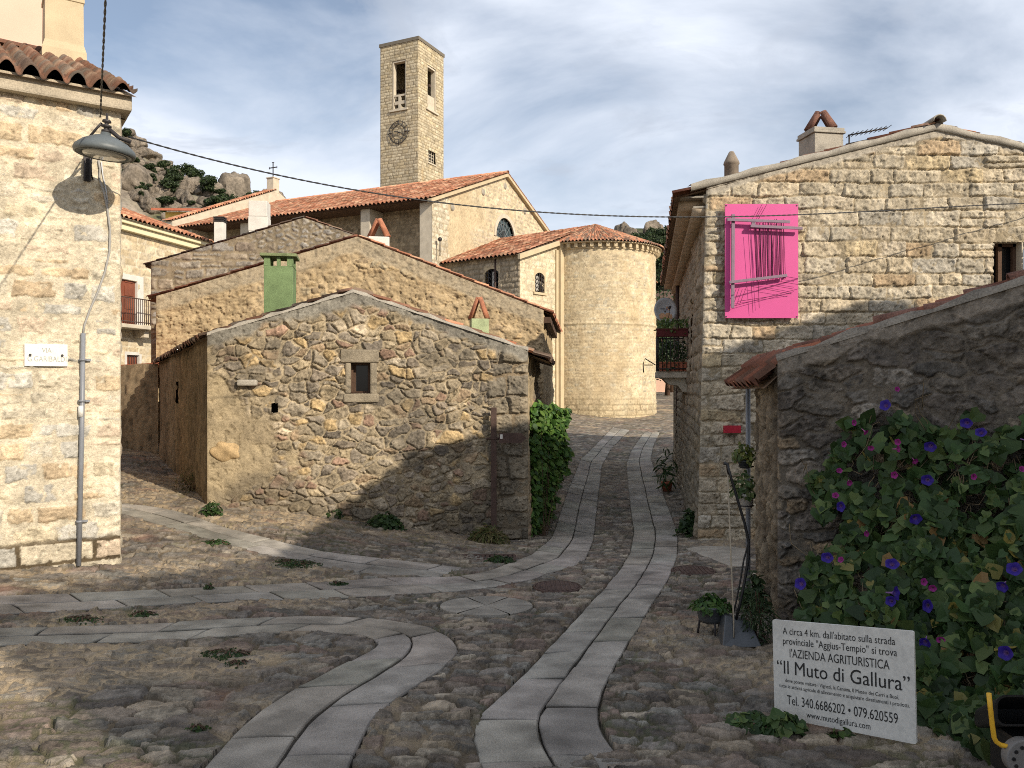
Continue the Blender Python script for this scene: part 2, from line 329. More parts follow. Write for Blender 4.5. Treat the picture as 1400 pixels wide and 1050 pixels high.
def blend(fa, fb, mask, lift=0.0):
    def f(U, V):
        h, c, m = fa(U, V); h2, c2, m2 = fb(U, V); k = mask(U, V)
        return h * (1 - k) + (h2 + lift) * k, c * (1 - k)[..., None] + c2 * k[..., None], m
    return f
def wall(name, parent, A, B, bottom, top, pat, mat, res=0.03, openings=(), leanA=(0, 0), leanB=(0, 0), bulge=0.0, seed=1, soft=0.04):
    """masonry sheet from A to B (plan), between the profiles bottom and top [(u, z)...], relieved outward to the right of A->B"""
    A, B = V2(A), V2(B); L = np.hypot(*(B - A)); d = (B - A) / L; n = np.array([d[1], -d[0]])
    nu = max(2, int(L / res) + 1); U1 = np.linspace(0, L, nu)
    zb = np.interp(U1, *zip(*bottom)); zt = np.interp(U1, *zip(*top)); nv = max(2, int((zt - zb).max() / res) + 1)
    T = np.linspace(0, 1, nv); V = zb[:, None] + T[None, :] * (zt - zb)[:, None]; U = np.repeat(U1[:, None], nv, 1)
    h, c, m = pat(U, V)
    tp = np.clip(np.minimum(U, L - U) / soft, 0, 1); h = h * np.sqrt(tp) + bulge * fbm(U * 0.8, V * 0.8, seed + 90, 3) * np.clip(np.minimum(U, L - U) / 0.5, 0, 1)
    k = (V - zb[:, None]) / max((zt - zb).max(), 0.1)
    X = A[0] + d[0] * U + n[0] * h + k * (leanA[0] * (1 - U / L) + leanB[0] * U / L); Y = A[1] + d[1] * U + n[1] * h + k * (leanA[1] * (1 - U / L) + leanB[1] * U / L)
    keep = None
    if openings:
        uc = (U[:-1, :-1] + U[1:, 1:]) / 2; vc = (V[:-1, :-1] + V[1:, 1:]) / 2; keep = np.ones(uc.shape, bool)
        for o in openings:
            if len(o) == 4: keep &= ~((uc > o[0]) & (uc < o[1]) & (vc > o[2]) & (vc < o[3]))
            else: keep &= ~((uc - o[0]) ** 2 + (np.maximum(vc - o[1], 0)) ** 2 < o[2] ** 2) | (vc < o[1])
    return obj(name, gridmesh(name, np.stack([X, Y, V], -1), c, keep), mat, parent)
TILE_NEW = [(.43, .18, .10), (.50, .24, .14), (.35, .145, .085), (.54, .32, .20), (.40, .20, .125)]
TILE_OLD = [(.19, .105, .07), (.24, .14, .095), (.15, .105, .08), (.27, .185, .13), (.22, .11, .07), (.18, .145, .115)]
def tiles(name, parent, e0, e1, r0, r1, pitch=0.22, course=0.36, pal=TILE_NEW, seed=3, amp=0.055, S_=8, jit=0.012, dirt=0.25, deck=0.05, sag=0.0, step=0.022):
    """barrel-tile roof over the quad eave e0-e1 / ridge r0-r1; every tile has its own tone, lift and step"""
    e0, e1, r0, r1 = (np.array(p, float) for p in (e0, e1, r0, r1))
    W = max(np.linalg.norm(e1 - e0), np.linalg.norm(r1 - r0)); Ls = np.linalg.norm((r0 + r1) / 2 - (e0 + e1) / 2)
    nc = max(2, int(round(W / pitch))); nr = max(2, int(round(Ls / course)))
    k = np.arange(nc * S_ + 1); ph = (k % S_) / S_; ci = k // S_; s = k / (nc * S_)
    prof = np.where(ph < 0.62, np.sin(np.pi * ph / 0.62) * amp + 0.012, -0.6 * amp * np.sin(np.pi * (ph - 0.62) / 0.38)); tid = ci * 2 + (ph >= 0.62)
    nrm = np.cross(e1 - e0, (r0 + r1) / 2 - (e0 + e1) / 2); nrm /= np.linalg.norm(nrm); nrm = nrm if nrm[2] > 0 else -nrm
    rows, cols = [], []
    tc_ = np.array(pal)
    for r in range(nr):
        rr = np.full(len(k), r); a = hsh(tid, rr, seed); b = hsh(tid, rr, seed + 1); q = hsh(tid, rr, seed + 2)
        c = pick(pal, a) * (0.75 + 0.5 * b)[:, None]; c = c * (1 - dirt * (0.5 + fbm(s * W * 1.2, rr * 0.4, seed + 4, 3)))[:, None]
        for end in (0, 1):
            t = np.clip((r + end + (0 if end else (q - 0.5) * 0.12)) / nr, 0 if r else -0.02, 1)
            lift = (step if end == 0 else 0.0) + (q - 0.5) * jit
            lo = e0 + (e1 - e0) * s[:, None]; hi = r0 + (r1 - r0) * s[:, None]
            p = lo + (hi - lo) * np.broadcast_to(t, s.shape)[:, None] + nrm * (prof + lift)[:, None]
            if sag: p[:, 2] -= sag * np.sin(np.pi * s) * (1 + fbm(s * 5, rr * 0.3, seed + 8, 2))
            if r == 0 and end == 0: rows.append(p - nrm * 0.03); cols.append(c * 0.8)
            rows.append(p); cols.append(c)
    G = np.stack(rows, 1); C = np.stack(cols, 1); me1 = gridmesh(name, G, C, smooth=True)
    if deck:
        bm = bmesh.new(); bm.from_mesh(me1); cl = bm.verts.layers.float_color['Col']
        off = -nrm * deck; vs = [bm.verts.new(Vector(p + off)) for p in (e0, e1, r1, r0)]
        for v in vs: v[cl] = (0.22, 0.15, 0.10, 1)
        try: bm.faces.new(vs)
        except ValueError: pass
        bm.to_mesh(me1); bm.free()
    return obj(name, me1, M_TILE, parent)
def ridge_caps(name, parent, a, b, r=0.1, step=0.4, pal=TILE_NEW, seed=5):
    a, b = np.array(a, float), np.array(b, float); L = np.linalg.norm(b - a); n = max(2, int(L / step)); d = (b - a) / L
    side = np.cross(d, (0, 0, 1.0)); side /= np.linalg.norm(side); up = np.cross(side, d); th = np.linspace(0, np.pi, 9); rows, cols = [], []
    for i in range(n):
        for e in (0, 1):
            rr = r * (1.08 if e == 0 else 0.95); p = a + d * L * (i + e) / n
            rows.append(p + np.cos(th)[:, None] * rr * side + np.sin(th)[:, None] * rr * 0.8 * up)
            cols.append(np.repeat(pick(pal, hsh(np.array([i]), np.array([3]), seed)), 9, 0))
    return obj(name, gridmesh(name, np.stack(rows, 1), np.stack(cols, 1), smooth=True), M_TILE, parent)
def halftile(mb, p0, p1, r, up, k=7, thick=0.015):
    """one half-round roof tile from p0 to p1, hump towards up"""
    p0, p1, up = Vector(p0), Vector(p1), Vector(up); d = (p1 - p0).normalized(); side = d.cross(up).normalized(); up = side.cross(d)
    vs = []
    for p, q in ((p0, r), (p1, r * 0.85)):
        for rad in (q, q - thick):
            for i in range(k):
                a = math.pi * i / (k - 1); vs.append(p + side * math.cos(a) * rad + up * math.sin(a) * rad)
    fs = []
    for i in range(k - 1):
        fs += [(i, i + 1, 2 * k + i + 1, 2 * k + i), (k + i, 3 * k + i, 3 * k + i + 1, k + i + 1), (i, k + i, k + i + 1, i + 1), (2 * k + i, 2 * k + i + 1, 3 * k + i + 1, 3 * k + i)]
    fs += [(0, 2 * k, 3 * k, k), (k - 1, 2 * k - 1, 4 * k - 1, 3 * k - 1)]
    return mb.add(vs, fs, True)
def acap(name, parent, c, d, half, h, r, mat=None):
    """chimney cap of two terracotta tiles leaning together; d = direction across the gap"""
    m = MB(); c = Vector(c); d = Vector(d)
    for s in (-1, 1): halftile(m, c + d * half * s, c + d * half * -0.12 * s + Vector((0, 0, h)), r, d * s)
    return m.put(name, mat or M_TERRA, parent)
# ---------------------------------------------------------------- leaves
def leafcloud(name, parent, pts, nrm, size, col, mat=None, base=None, shape='heart', droop=0.7, seed=1):
    rng = np.random.default_rng(seed); N_ = len(pts); nrm = nrm / (np.linalg.norm(nrm, axis=1, keepdims=True) + 1e-9)
    t = np.tile([0, 0, -1.0], (N_, 1)) * droop + rng.normal(0, 0.55, (N_, 3)); t -= nrm * (t * nrm).sum(1, keepdims=True); t /= np.linalg.norm(t, axis=1, keepdims=True) + 1e-9
    b = np.cross(nrm, t)
    if shape == 'heart': sh = np.array([(0, 0, 0), (.36, -.14, .03), (.54, .22, .0), (.30, .66, .02), (0, 1, -.06), (-.30, .66, .02), (-.54, .22, 0), (-.36, -.14, .03), (0, .4, -.09)])
    elif shape == 'blade': sh = np.array([(0, 0, 0), (.05, .1, 0), (.07, .4, .02), (.05, .75, .0), (0, 1, -.12), (-.05, .75, 0), (-.07, .4, .02), (-.05, .1, 0), (0, .45, -.02)])
    else: sh = np.array([(0, 0, 0), (.2, .12, .02), (.33, .4, .0), (.22, .75, .02), (0, 1, -.05), (-.22, .75, .02), (-.33, .4, 0), (-.2, .12, .02), (0, .45, -.07)])
    v = pts[:, None, :] + size[:, None, None] * (sh[None, :, 0, None] * b[:, None] + sh[None, :, 1, None] * t[:, None] + sh[None, :, 2, None] * nrm[:, None] * rng.uniform(-.3, 2.2, N_)[:, None, None])
    q0 = np.array([(0, 1, 2, 8), (8, 2, 3, 4), (8, 4, 5, 6), (0, 8, 6, 7)]); q = (q0[None] + 9 * np.arange(N_)[:, None, None]).reshape(-1, 4)
    return obj(name, arrmesh(name, v.reshape(-1, 3), q, np.repeat(col, 9, 0), False), mat or M_LEAF, parent, base)
def leafcols(n, pal, rng, v=0.25):
    c = np.array(pal)[rng.integers(0, len(pal), n)]; return c * rng.uniform(1 - v, 1 + v, (n, 1))
GREENS = [(.05, .11, .025), (.07, .14, .03), (.045, .09, .03), (.09, .15, .035)]
# ---------------------------------------------------------------- lettering
def text_mesh(body, u0, u1, vmid, hgt, mapf, depth=0.0015):
    """lettering from u0 to u1 (own units), cap height hgt, mapped by mapf(u, v, out) to the world"""
    cu = bpy.data.curves.new('lettering', 'FONT'); cu.body = body; cu.resolution_u = 3; cu.extrude = 0.0
    o = bpy.data.objects.new('lettering', cu); COL.objects.link(o)
    dg = bpy.context.evaluated_depsgraph_get(); dg.update(); me = bpy.data.meshes.new_from_object(o.evaluated_get(dg)); bpy.data.objects.remove(o); bpy.data.curves.remove(cu)
    co = np.array([v.co[:] for v in me.vertices]); x0, x1 = co[:, 0].min(), co[:, 0].max()
    fs = [tuple(p.vertices) for p in me.polygons]; bpy.data.meshes.remove(me)
    u = u0 + (co[:, 0] - x0) / (x1 - x0) * (u1 - u0); v = vmid + (co[:, 1] - 0.33) / 0.70 * hgt
    return [mapf(a, b, depth) for a, b in zip(u, v)], fs
# ---------------------------------------------------------------- ground
GP = np.array([(0, -8, .3), (0, 0, .05), (0, 4, -.25), (0, 8, -.56), (1, 12.8, -.92), (1.9, 16, -.98), (2.3, 21.7, -.87), (3.2, 26.5, -.69), (4, 31, -.51), (4.4, 34, -.41), (6, 42, -.2),
    (2.5, 42.7, .12), (-4.38, 9, -.41), (-5.3, 8.4, -.33), (-4.66, 12.3, -.25), (-2.2, 12.7, -.6), (.26, 13.2, -.96), (2.98, 13, -.93), (-7.7, 17.5, .08), (-9.5, 22, .4), (2.3, 7, -.47), (1.95, 4.45, -.375), (3.5, 5, -.36),
    (-3.6, 5.8, -.33), (-1.9, 4, -.24), (-12, 5, 0.0), (8, 5, -.2), (8, 13, -.6), (-14, 30, 1.0), (8, 24, -.5), (-30, -20, 1), (30, -20, 0.3), (-40, 40, 2.5), (25, 45, .3), (0, 60, 1.2), (-25, 65, 2.5), (35, 70, 1), (0, -40, 1)], float)
def phi(r): return np.sqrt(r * r + 2.0)
_A = phi(np.hypot(GP[:, None, 0] - GP[None, :, 0], GP[:, None, 1] - GP[None, :, 1])); _n = len(GP)
_M = np.zeros((_n + 3, _n + 3)); _M[:_n, :_n] = _A; _M[:_n, _n] = 1; _M[:_n, _n + 1:] = GP[:, :2]; _M[_n:, :_n] = _M[:_n, _n:].T
_W = np.linalg.solve(_M, np.concatenate([GP[:, 2], [0, 0, 0]]))
def ground(x, y):
    x, y = np.broadcast_arrays(np.asarray(x, float), np.asarray(y, float)); s = _W[_n] + _W[_n + 1] * x + _W[_n + 2] * y
    for i in range(_n): s = s + _W[i] * phi(np.hypot(x - GP[i, 0], y - GP[i, 1]))
    far = sst(60, 160, np.hypot(x, y)); return s * (1 - far) + 1.5 * far
def gz(x, y): return float(ground(x, y))
def drop(px, py):
    """where the sight line through a pixel meets the ground"""
    px, py = np.asarray(px, float), np.asarray(py, float); Ys = np.geomspace(1.5, 90, 700)[:, None]
    d = H + (HOR - py.ravel()) / F * Ys - ground((px.ravel() - 700) / F * Ys, np.broadcast_to(Ys, (700, px.size))); i = np.argmax(d < 0, axis=0); i = np.where(i == 0, 699, i)
    k = np.arange(px.size); a, b = d[i - 1, k], d[i, k]; Y = Ys[i - 1, 0] + (Ys[i, 0] - Ys[i - 1, 0]) * a / (a - b)
    return np.stack([(px.ravel() - 700) / F * Y, Y], -1)
def resample(p, n):
    s = np.concatenate([[0], np.cumsum(np.hypot(*np.diff(p, axis=0).T))]); t = np.linspace(0, s[-1], n * 3); q = np.stack([np.interp(t, s, p[:, i]) for i in (0, 1)], -1)
    for _ in range(int(n * 0.06)):
        q[1:-1] = (q[:-2] + 2 * q[1:-1] + q[2:]) / 4
    s = np.concatenate([[0], np.cumsum(np.hypot(*np.diff(q, axis=0).T))]); t = np.linspace(0, s[-1], n)
    return np.stack([np.interp(t, s, q[:, i]) for i in (0, 1)], -1)
TRK = [  # left edge, right edge of each double row of granite slabs, as seen in the photograph (pixels), dropped on the ground
    ([(668, 1075), (650, 1040), (645, 1010), (645, 990), (655, 974), (678, 955), (725, 910), (784, 849), (827, 804), (850, 775), (861, 757), (866.5, 725), (863, 704), (859, 669), (856, 635), (863, 616), (881, 591)],
     [(880, 1075), (852, 1037), (827, 1010), (818.6, 985), (821, 951), (843, 908), (882, 845), (914, 794), (926, 763), (927, 740), (925, 721), (913, 691), (899, 653), (890, 627), (893, 611), (902, 591)]),
    ([(-420, 815), (-60, 815), (0, 814), (178, 807), (386, 798), (520, 791), (623, 789), (674, 780), (725, 759), (752, 738), (765, 704), (781, 659), (794, 627), (815, 608), (838, 584)],
     [(-420, 850), (-60, 844), (0, 841), (143, 832), (321, 823), (450, 819), (591, 812), (670, 804), (733, 792), (800, 769), (811, 740), (814, 717), (818, 680), (823, 637), (834, 616), (861, 588)]),
    ([(150, 688), (195, 690), (244, 699), (287, 712), (328, 726), (371, 736), (450, 755), (556, 767), (640, 776)], [(120, 690), (163, 701), (214, 716), (253, 726), (298, 742), (343, 754), (420, 771), (520, 787), (600, 789)]),
    ([(-420, 868), (-60, 861), (0, 859), (229, 852), (404, 844), (450, 843), (521, 845), (587, 857), (619, 872), (629, 890), (607, 914), (560, 944), (513, 979), (485, 1034), (470, 1080)],
     [(-420, 894), (-60, 884), (0, 882), (178, 878), (350, 867), (430, 865), (493, 868), (519, 879), (508, 890), (462, 914), (420, 936), (386, 955), (350, 980), (314, 1012), (255, 1080)])]
TR = []
for L_, R_ in TRK: TR.append(tuple(resample(drop(*np.array(e, float).T), 220) for e in (L_, R_)))
def inside(x, y, poly):
    r = np.zeros(x.shape, bool); b0 = (x > poly[:, 0].min()) & (x < poly[:, 0].max()) & (y > poly[:, 1].min()) & (y < poly[:, 1].max())
    xs, ys = x[b0], y[b0]; q = np.zeros(xs.shape, bool); j = len(poly) - 1
    for i in range(len(poly)):
        (xi, yi), (xj, yj) = poly[i], poly[j]
        if yi != yj: q ^= ((yi > ys) != (yj > ys)) & (xs < (xj - xi) * (ys - yi) / (yj - yi) + xi)
        j = i
    r[b0] = q; return r
POLY = [np.concatenate([L_[::4], R_[::-4]]) for L_, R_ in TR]
PAL_G = [(.178, .145, .115), (.222, .182, .142), (.15, .134, .116), (.26, .215, .16), (.187, .142, .115), (.17, .155, .132), (.30, .258, .198), (.128, .110, .094), (.21, .18, .148), (.205, .192, .166)]
cobble = rubble(11, .21, .11, PAL_G, (.12, .095, .065), depth=.036, joint=.016, edge=.014, rough=.008, tilt=.14, warp=.06, wvar=.45, tone=.5, grain=.7, fill=.12, fvar=.5)
flat_c = rubble(12, .28, .16, PAL_G, (.135, .105, .07), depth=.032, joint=.014, edge=.012, rough=.008, tilt=.12, warp=.09, wvar=.5, tone=.45, grain=.7, fill=.14, fvar=.6)
HOLES = []
for px, py, r in ((665, 829, 65), (762, 804, 33), (948, 782, 30)): q = drop([px], [py])[0]; HOLES.append((q[0], q[1], r / F * q[1] + .01))
PATCH = drop([935, 960, 1000, 1022, 1024, 1000, 978], [752, 748, 749, 752, 775, 776, 768])
def street(name, Yr, ns, sw):
    Sx = np.linspace(-1, 1, ns); Y = np.repeat(Yr[None, :], ns, 0); X = Sx[:, None] * (Y * sw + 1.6)
    h, c, m = cobble(X, Y); h2, c2, m2 = flat_c(X, Y); k = sst(-.12, .12, fbm(X * .45 + 3, Y * .45, 21, 3)); h = h * (1 - k) + h2 * k; c = c * (1 - k)[..., None] + c2 * k[..., None]
    sand_and_sun = (1 - .8 * np.minimum(m, m2)) * sst(-.05, .35, fbm(X * .9, Y * .9, 23, 4) + .28 * sst(-1.6, -3.6, X + .25 * (Y - 8)) - .14 + .34 * np.exp(-((X + 3.1) ** 2 / 2.5 + (Y - 9.4) ** 2 / 5)) + .26 * np.exp(-((X + 1.6) ** 2 / 5 + (Y - 12.0) ** 2 / .8))); c = c * (1 - .9 * sand_and_sun[..., None]) + np.array((.40, .31, .20)) * .9 * sand_and_sun[..., None]; h = h * (1 - .2 * sand_and_sun)  # loose sand, with extra pale colour painted in to brighten the sunlit patch
    red = sst(.35, .6, fbm(X * 1.7, Y * 1.7, 25, 3)); c = c * (1 - .3 * red[..., None]) + np.array((.33, .16, .11)) * .3 * red[..., None]
    ins = np.zeros(X.shape, bool); moss = np.zeros(X.shape)
    for p in POLY + [PATCH]: ins |= inside(X, Y, p)
    for hx_, hy_, hr_ in HOLES: ins |= (X - hx_) ** 2 + (Y - hy_) ** 2 < hr_ ** 2
    mo = sst(.12, .42, fbm(X * 1.5, Y * 1.5, 29, 4)) * (1 - np.minimum(m, m2)); c = c * (1 - .5 * mo[..., None]) + np.array((.05, .066, .026)) * .5 * mo[..., None]
    h = np.where(ins, -.035, h - .012); c = np.where(ins[..., None], np.array((.10, .085, .06)) * np.ones(3), c)
    Z = ground(X, Y) + h + .02 * fbm(X * .8, Y * .8, 27, 3)
    return gridmesh(name, np.stack([X, Y, Z], -1), c)
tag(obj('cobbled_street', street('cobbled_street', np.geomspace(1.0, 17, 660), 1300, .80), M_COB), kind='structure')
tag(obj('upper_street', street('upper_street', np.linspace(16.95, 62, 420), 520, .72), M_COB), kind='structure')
gx = np.concatenate([np.linspace(-900, -60, 12), np.linspace(-50, 50, 60), np.linspace(60, 900, 12)]); gy = np.concatenate([np.linspace(-300, -30, 8), np.linspace(-24, 80, 60), np.linspace(90, 1500, 14)])
GX, GY = np.meshgrid(gx, gy, indexing='ij'); fan = (GY > -2) & (GY < 66) & (np.abs(GX) < np.maximum(GY, 0) * .80 + 2.5)
tag(obj('ground', gridmesh('ground', np.stack([GX, GY, ground(GX, GY) - np.where(fan, .22, .03)], -1), np.ones(GX.shape + (3,)) * np.array((.28, .22, .15))), M_SOIL), kind='structure')
# granite wheel tracks: every slab its own bevelled block inside the track's mesh
def track(name, Lp, Rp, seed, zoff):
    rng = random.Random(seed); Cn = (Lp + Rp) / 2; s = np.concatenate([[0], np.cumsum(np.hypot(*np.diff(Cn, axis=0).T))]); tot = s[-1]; vs, qs, cs = [], [], []; o = 0
    mid = .5 + .02 * fbm(s * .5, s * 0, seed, 2)
    for lane in (0, 1):
        a = rng.uniform(-.6, 0)
        while a < tot:
            b = a + rng.uniform(.62, .98); t0, t1 = max(a, 0) + .007, min(b, tot) - .007; a = b
            if t1 - t0 < .15: continue
            e = .011; ks = max(4, int((t1 - t0) / .12)); tt = np.concatenate([[t0, t0, t0 + e], np.linspace(t0 + e, t1 - e, ks)[1:-1], [t1 - e, t1, t1]])
            dz = np.zeros(len(tt)); dz[[0, -1]] = -.06; dz[[1, -2]] = -.008
            g = .007; wl = .385; ac = np.array([g, g, g + e, .13, .25, wl - e - g, wl - g, wl - g]) / wl; az = np.array([-.06, -.008, 0, .002, .002, 0, -.008, -.06])
            skew = rng.uniform(-.035, .035); lift = rng.uniform(-.004, .007); ti = rng.uniform(-.006, .006)
            base = np.array((.285, .264, .228)) * rng.uniform(.86, 1.12) * np.array((1 + rng.uniform(-.03, .05), 1, 1 + rng.uniform(-.05, .04)))
            G = np.zeros((len(tt), len(ac), 3)); C = np.zeros_like(G)
            for j, w_ in enumerate(ac):
                tq = np.clip(tt + skew * (w_ - .5), 0, tot); m_ = np.interp(tq, s, mid)
                f = (m_ * w_ if lane == 0 else m_ + (1 - m_) * w_)[:, None]
                Lq = np.stack([np.interp(tq, s, Lp[:, i]) for i in (0, 1)], -1); Rq = np.stack([np.interp(tq, s, Rp[:, i]) for i in (0, 1)], -1); q = Lq + (Rq - Lq) * f
                q = q + .011 * np.stack([fbm(q[:, 0] * 12, q[:, 1] * 12, seed + 3, 3), fbm(q[:, 0] * 12, q[:, 1] * 12, seed + 4, 3)], -1)
                z = ground(q[:, 0], q[:, 1]) + .020 * fbm(q[:, 0] * .8, q[:, 1] * .8, 27, 3) + np.maximum(dz + az[j], -.06) + .002 + zoff + lift + ti * (w_ - .5)
                G[:, j] = np.concatenate([q, z[:, None]], -1); dirt = np.where((dz < -.005) | (az[j] < -.005), .6, 1)
                C[:, j] = base * (dirt * (1 + .55 * fbm(q[:, 0] * 2.1, q[:, 1] * 2.1, seed + 9, 4)) * (1 - .35 * sst(.15, .5, fbm(q[:, 0] * 4.5, q[:, 1] * 4.5, seed + 19, 4))))[:, None]
            n, k = G.shape[:2]; ix = np.arange(n * k).reshape(n, k) + o; o += n * k
            vs.append(G.reshape(-1, 3)); cs.append(C.reshape(-1, 3)); qs.append(np.stack([ix[:-1, :-1], ix[:-1, 1:], ix[1:, 1:], ix[1:, :-1]], -1).reshape(-1, 4))
    tag(obj(name, arrmesh(name, np.concatenate(vs), np.concatenate(qs), np.concatenate(cs), False), M_GRAN), kind='structure')
for i, (L_, R_) in enumerate(TR): track('granite_track', L_, R_, 100 + i, (0, .004, -.004, .002)[i])
def at(px, py): x, y = drop([px], [py])[0]; return Vector((x, y, gz(x, y)))
def thing_at(name, label, cat, px, py, group=None): return thing(name, label, cat, at(px, py), group)
# round patch of granite wedges, covers and grate set in the paving
c = at(665, 829); R0 = (730 - 600) / 2 / F * c.y; rng = random.Random(4)
vs, qs, cs, o = [], [], [], 0
for k, (a0, a1) in enumerate([(0, 62), (62, 118), (118, 185), (185, 236), (236, 300), (300, 360)]):
    aa = np.radians(np.linspace(a0 + 1.2, a1 - 1.2, 9)); rr = np.array([.02, .1, .4, .75, .97, 1.0]) * R0; A_, Rr = np.meshgrid(aa, rr, indexing='ij')
    X = c.x + np.cos(A_) * Rr; Y = c.y + np.sin(A_) * Rr; Z = ground(X, Y) + .02 * fbm(X * .8, Y * .8, 27, 3) + .012 + np.where(Rr >= R0 * .999, -.05, 0) + rng.uniform(-.002, .003); ix = np.arange(54).reshape(9, 6) + o; o += 54
    vs.append(np.stack([X, Y, Z], -1).reshape(-1, 3)); qs.append(np.stack([ix[:-1, :-1], ix[:-1, 1:], ix[1:, 1:], ix[1:, :-1]], -1).reshape(-1, 4)); cs.append(np.tile(np.array((.27, .25, .215)) * rng.uniform(.85, 1.1), (54, 1)))
tag(obj('round_granite_paving', arrmesh('round_granite_paving', np.concatenate(vs), np.concatenate(qs), np.concatenate(cs), False), M_GRAN), kind='structure')
def cover(label, px, py, r):
    c = at(px, py); R = r / F * c.y; t = thing('manhole_cover', label, 'manhole cover', c + Vector((0, 0, .012)))
    m = MB(); m.lathe([(0, .012), (R * .86, .012), (R * .9, .008), (R * .9, -.03)], t.location, 28)
    for i in range(-4, 5):
        q = math.sqrt(max(0, .72 - (i * .19) ** 2)) * R; m.box(t.location + Vector((i * .19 * R - .012, -q, .010)), t.location + Vector((i * .19 * R + .012, q, .018)))
    m.put('lid', M_RUST, t); m = MB(); m.lathe([(R * .92, -.03), (R * .92, .012), (R, .010), (R, -.03)], t.location, 28); m.put('ring', M_RUST, t)
cover('round rusty manhole cover in cobbles beside the round granite patch', 762, 804, 33)
cover('round dull manhole cover at right near the pale concrete patch', 948, 782, 30)
c = at(656, 764); t = thing('drain_grate', 'dark rectangular drain grate in front of the stone shed', 'drain grate', c); m = MB()
for i in range(14): m.box(c + Vector((-.40 + i * .06, -.17, -.01)), c + Vector((-.362 + i * .06, .17, .014)))
m.put('bars', M_RUST, t); m = MB()
for a, b in (((-.44, -.21), (.46, -.17)), ((-.44, .17), (.46, .21)), ((-.44, -.17), (-.40, .17)), ((.44, -.17), (.48, .17))): m.box(c + Vector((*a, -.03)), c + Vector((*b, .018)))
m.box(c + Vector((-.42, -.19, -.05)), c + Vector((.46, .19, -.03))); m.put('frame', M_RUST, t)
pts = drop([935, 960, 1000, 1022, 1024, 1000, 978], [752, 748, 749, 752, 775, 776, 768]); m = MB()
m.prism([(x, y, gz(x, y) - .03) for x, y in pts], (0, 0, .05)); tag(m.put('concrete_patch', M_MORT, None, .012), kind='structure')
# ---------------------------------------------------------------- stone houses
def sidewall(parent, A, B, z0, zA, zB, pat, res=.06, mat=None, name='wall', **k):
    L = np.hypot(*(V2(B) - V2(A))); return wall(name, parent, A, B, [(0, z0), (L, z0)], [(0, zA), (L, zB)], pat, mat or M_STONE, res, **k)
def quoted(A, d, n, u, z, out=0.0): return Vector((A[0] + d[0] * u + n[0] * out, A[1] + d[1] * u + n[1] * out, z))
def dirs(A, B): d = V2(B) - V2(A); L = np.hypot(*d); d = d / L; return d, np.array([d[1], -d[0]]), L
# ---- left house: cream stones in pale mortar, tiled roof, chimney
C0 = np.array([-4.38, 9.0]); dl = np.array([.83, .56]); dl /= np.hypot(*dl); nl = np.array([dl[1], -dl[0]]); A0 = C0 - dl * 5.5; LH = 5.5
t = thing('stone_house', 'cream stone house at left edge with old brown tile roof and street plaque', 'house', (C0[0], C0[1], gz(*C0)))
PAL_L = [(.53, .465, .35), (.50, .455, .365), (.46, .435, .375), (.56, .48, .34), (.52, .41, .27), (.43, .405, .35), (.56, .50, .385), (.53, .43, .32), (.49, .38, .25), (.55, .49, .38)]
pl = coursed(41, .15, .25, .22, .58, PAL_L, (.56, .49, .365), depth=.026, joint=.030, edge=.030, rough=.018, tilt=.06, warp=.055, tone=.28, grain=.5, split=.25, fill=.52, fvar=.5)
pb = coursed(43, .20, .26, .45, .75, PAL_L, (.10, .075, .045), depth=.035, joint=.020, edge=.025, rough=.014, tilt=.04, warp=.03, tone=.2)
pwl = blend(pl, pb, lambda U, V: sst(.62, .5, V + .62 + .10 * fbm(U * 3, V * 3, 5, 3)))
ztop = 4.66
wall('wall', t, A0, C0, [(0, -1.2), (LH, -1.2)], [(0, ztop), (LH, ztop)], pwl, M_STONE, .011, soft=.03)
Cb = C0 + np.array([-.56, .83]) * 6.5; sidewall(t, C0, Cb, -1, ztop, ztop + .3, pl, .06); sidewall(t, Cb, Cb - dl * 5.5, -1, 7, 7, pl, .2)
M_CORN = surf('weathered_cornice', (.40, .345, .26), scale=3, var=.3, bump=.6, bdist=.01); m = MB(); m.wbox(A0, dl, -.1, LH + .10, ztop - .03, ztop + .17, -.25, .14); m.put('cornice', M_CORN, t, .025)
m = MB(); m.wbox(C0 - np.array([.0, .0]), np.array([-.56, .83]), .16, 6.4, ztop - .03, ztop + .17, -.1, .10); m.put('cornice', M_CREAM, t, .02)
bk = np.array([-.56, .83]); bk /= np.hypot(*bk); sl_ = .395
ev = C0 + dl * .14 - bk * .22; e1 = (*ev, ztop + .16); e0 = (*(ev - dl * 5.8), ztop + .16)
r1 = (*(ev + bk * 6.0), ztop + .16 + 6.0 * sl_); r0 = (*(ev - dl * 5.8 + bk * 6.0), ztop + .16 + 6.0 * sl_)
tiles('roof', t, e0, e1, r0, r1, pitch=.215, course=.30, pal=TILE_OLD, seed=9, amp=.064, S_=12, jit=.024, dirt=.4, step=.034)
ridge_caps('ridge_tiles', t, r0, r1, .11, .38, TILE_OLD)
cc = P(86, 85, 12.4); ch = MB(); dv, nv_ = Vector((*dl, 0)), Vector((*nl, 0))
prof = [(.30, .30, -.35), (.295, .29, .1), (.26, .26, .22), (.255, .255, .86), (.27, .27, .87), (.27, .27, .93)]
for (a, b, z), (a2, b2, z2) in zip(prof[:-1], prof[1:]):
    q = [cc + dv * a * i + nv_ * b * j + Vector((0, 0, z)) for i, j in ((-1, -1), (1, -1), (1, 1), (-1, 1))] + [cc + dv * a2 * i + nv_ * b2 * j + Vector((0, 0, z2)) for i, j in ((-1, -1), (1, -1), (1, 1), (-1, 1))]
    ch.add(q, [(0, 1, 5, 4), (1, 2, 6, 5), (2, 3, 7, 6), (3, 0, 4, 7)])
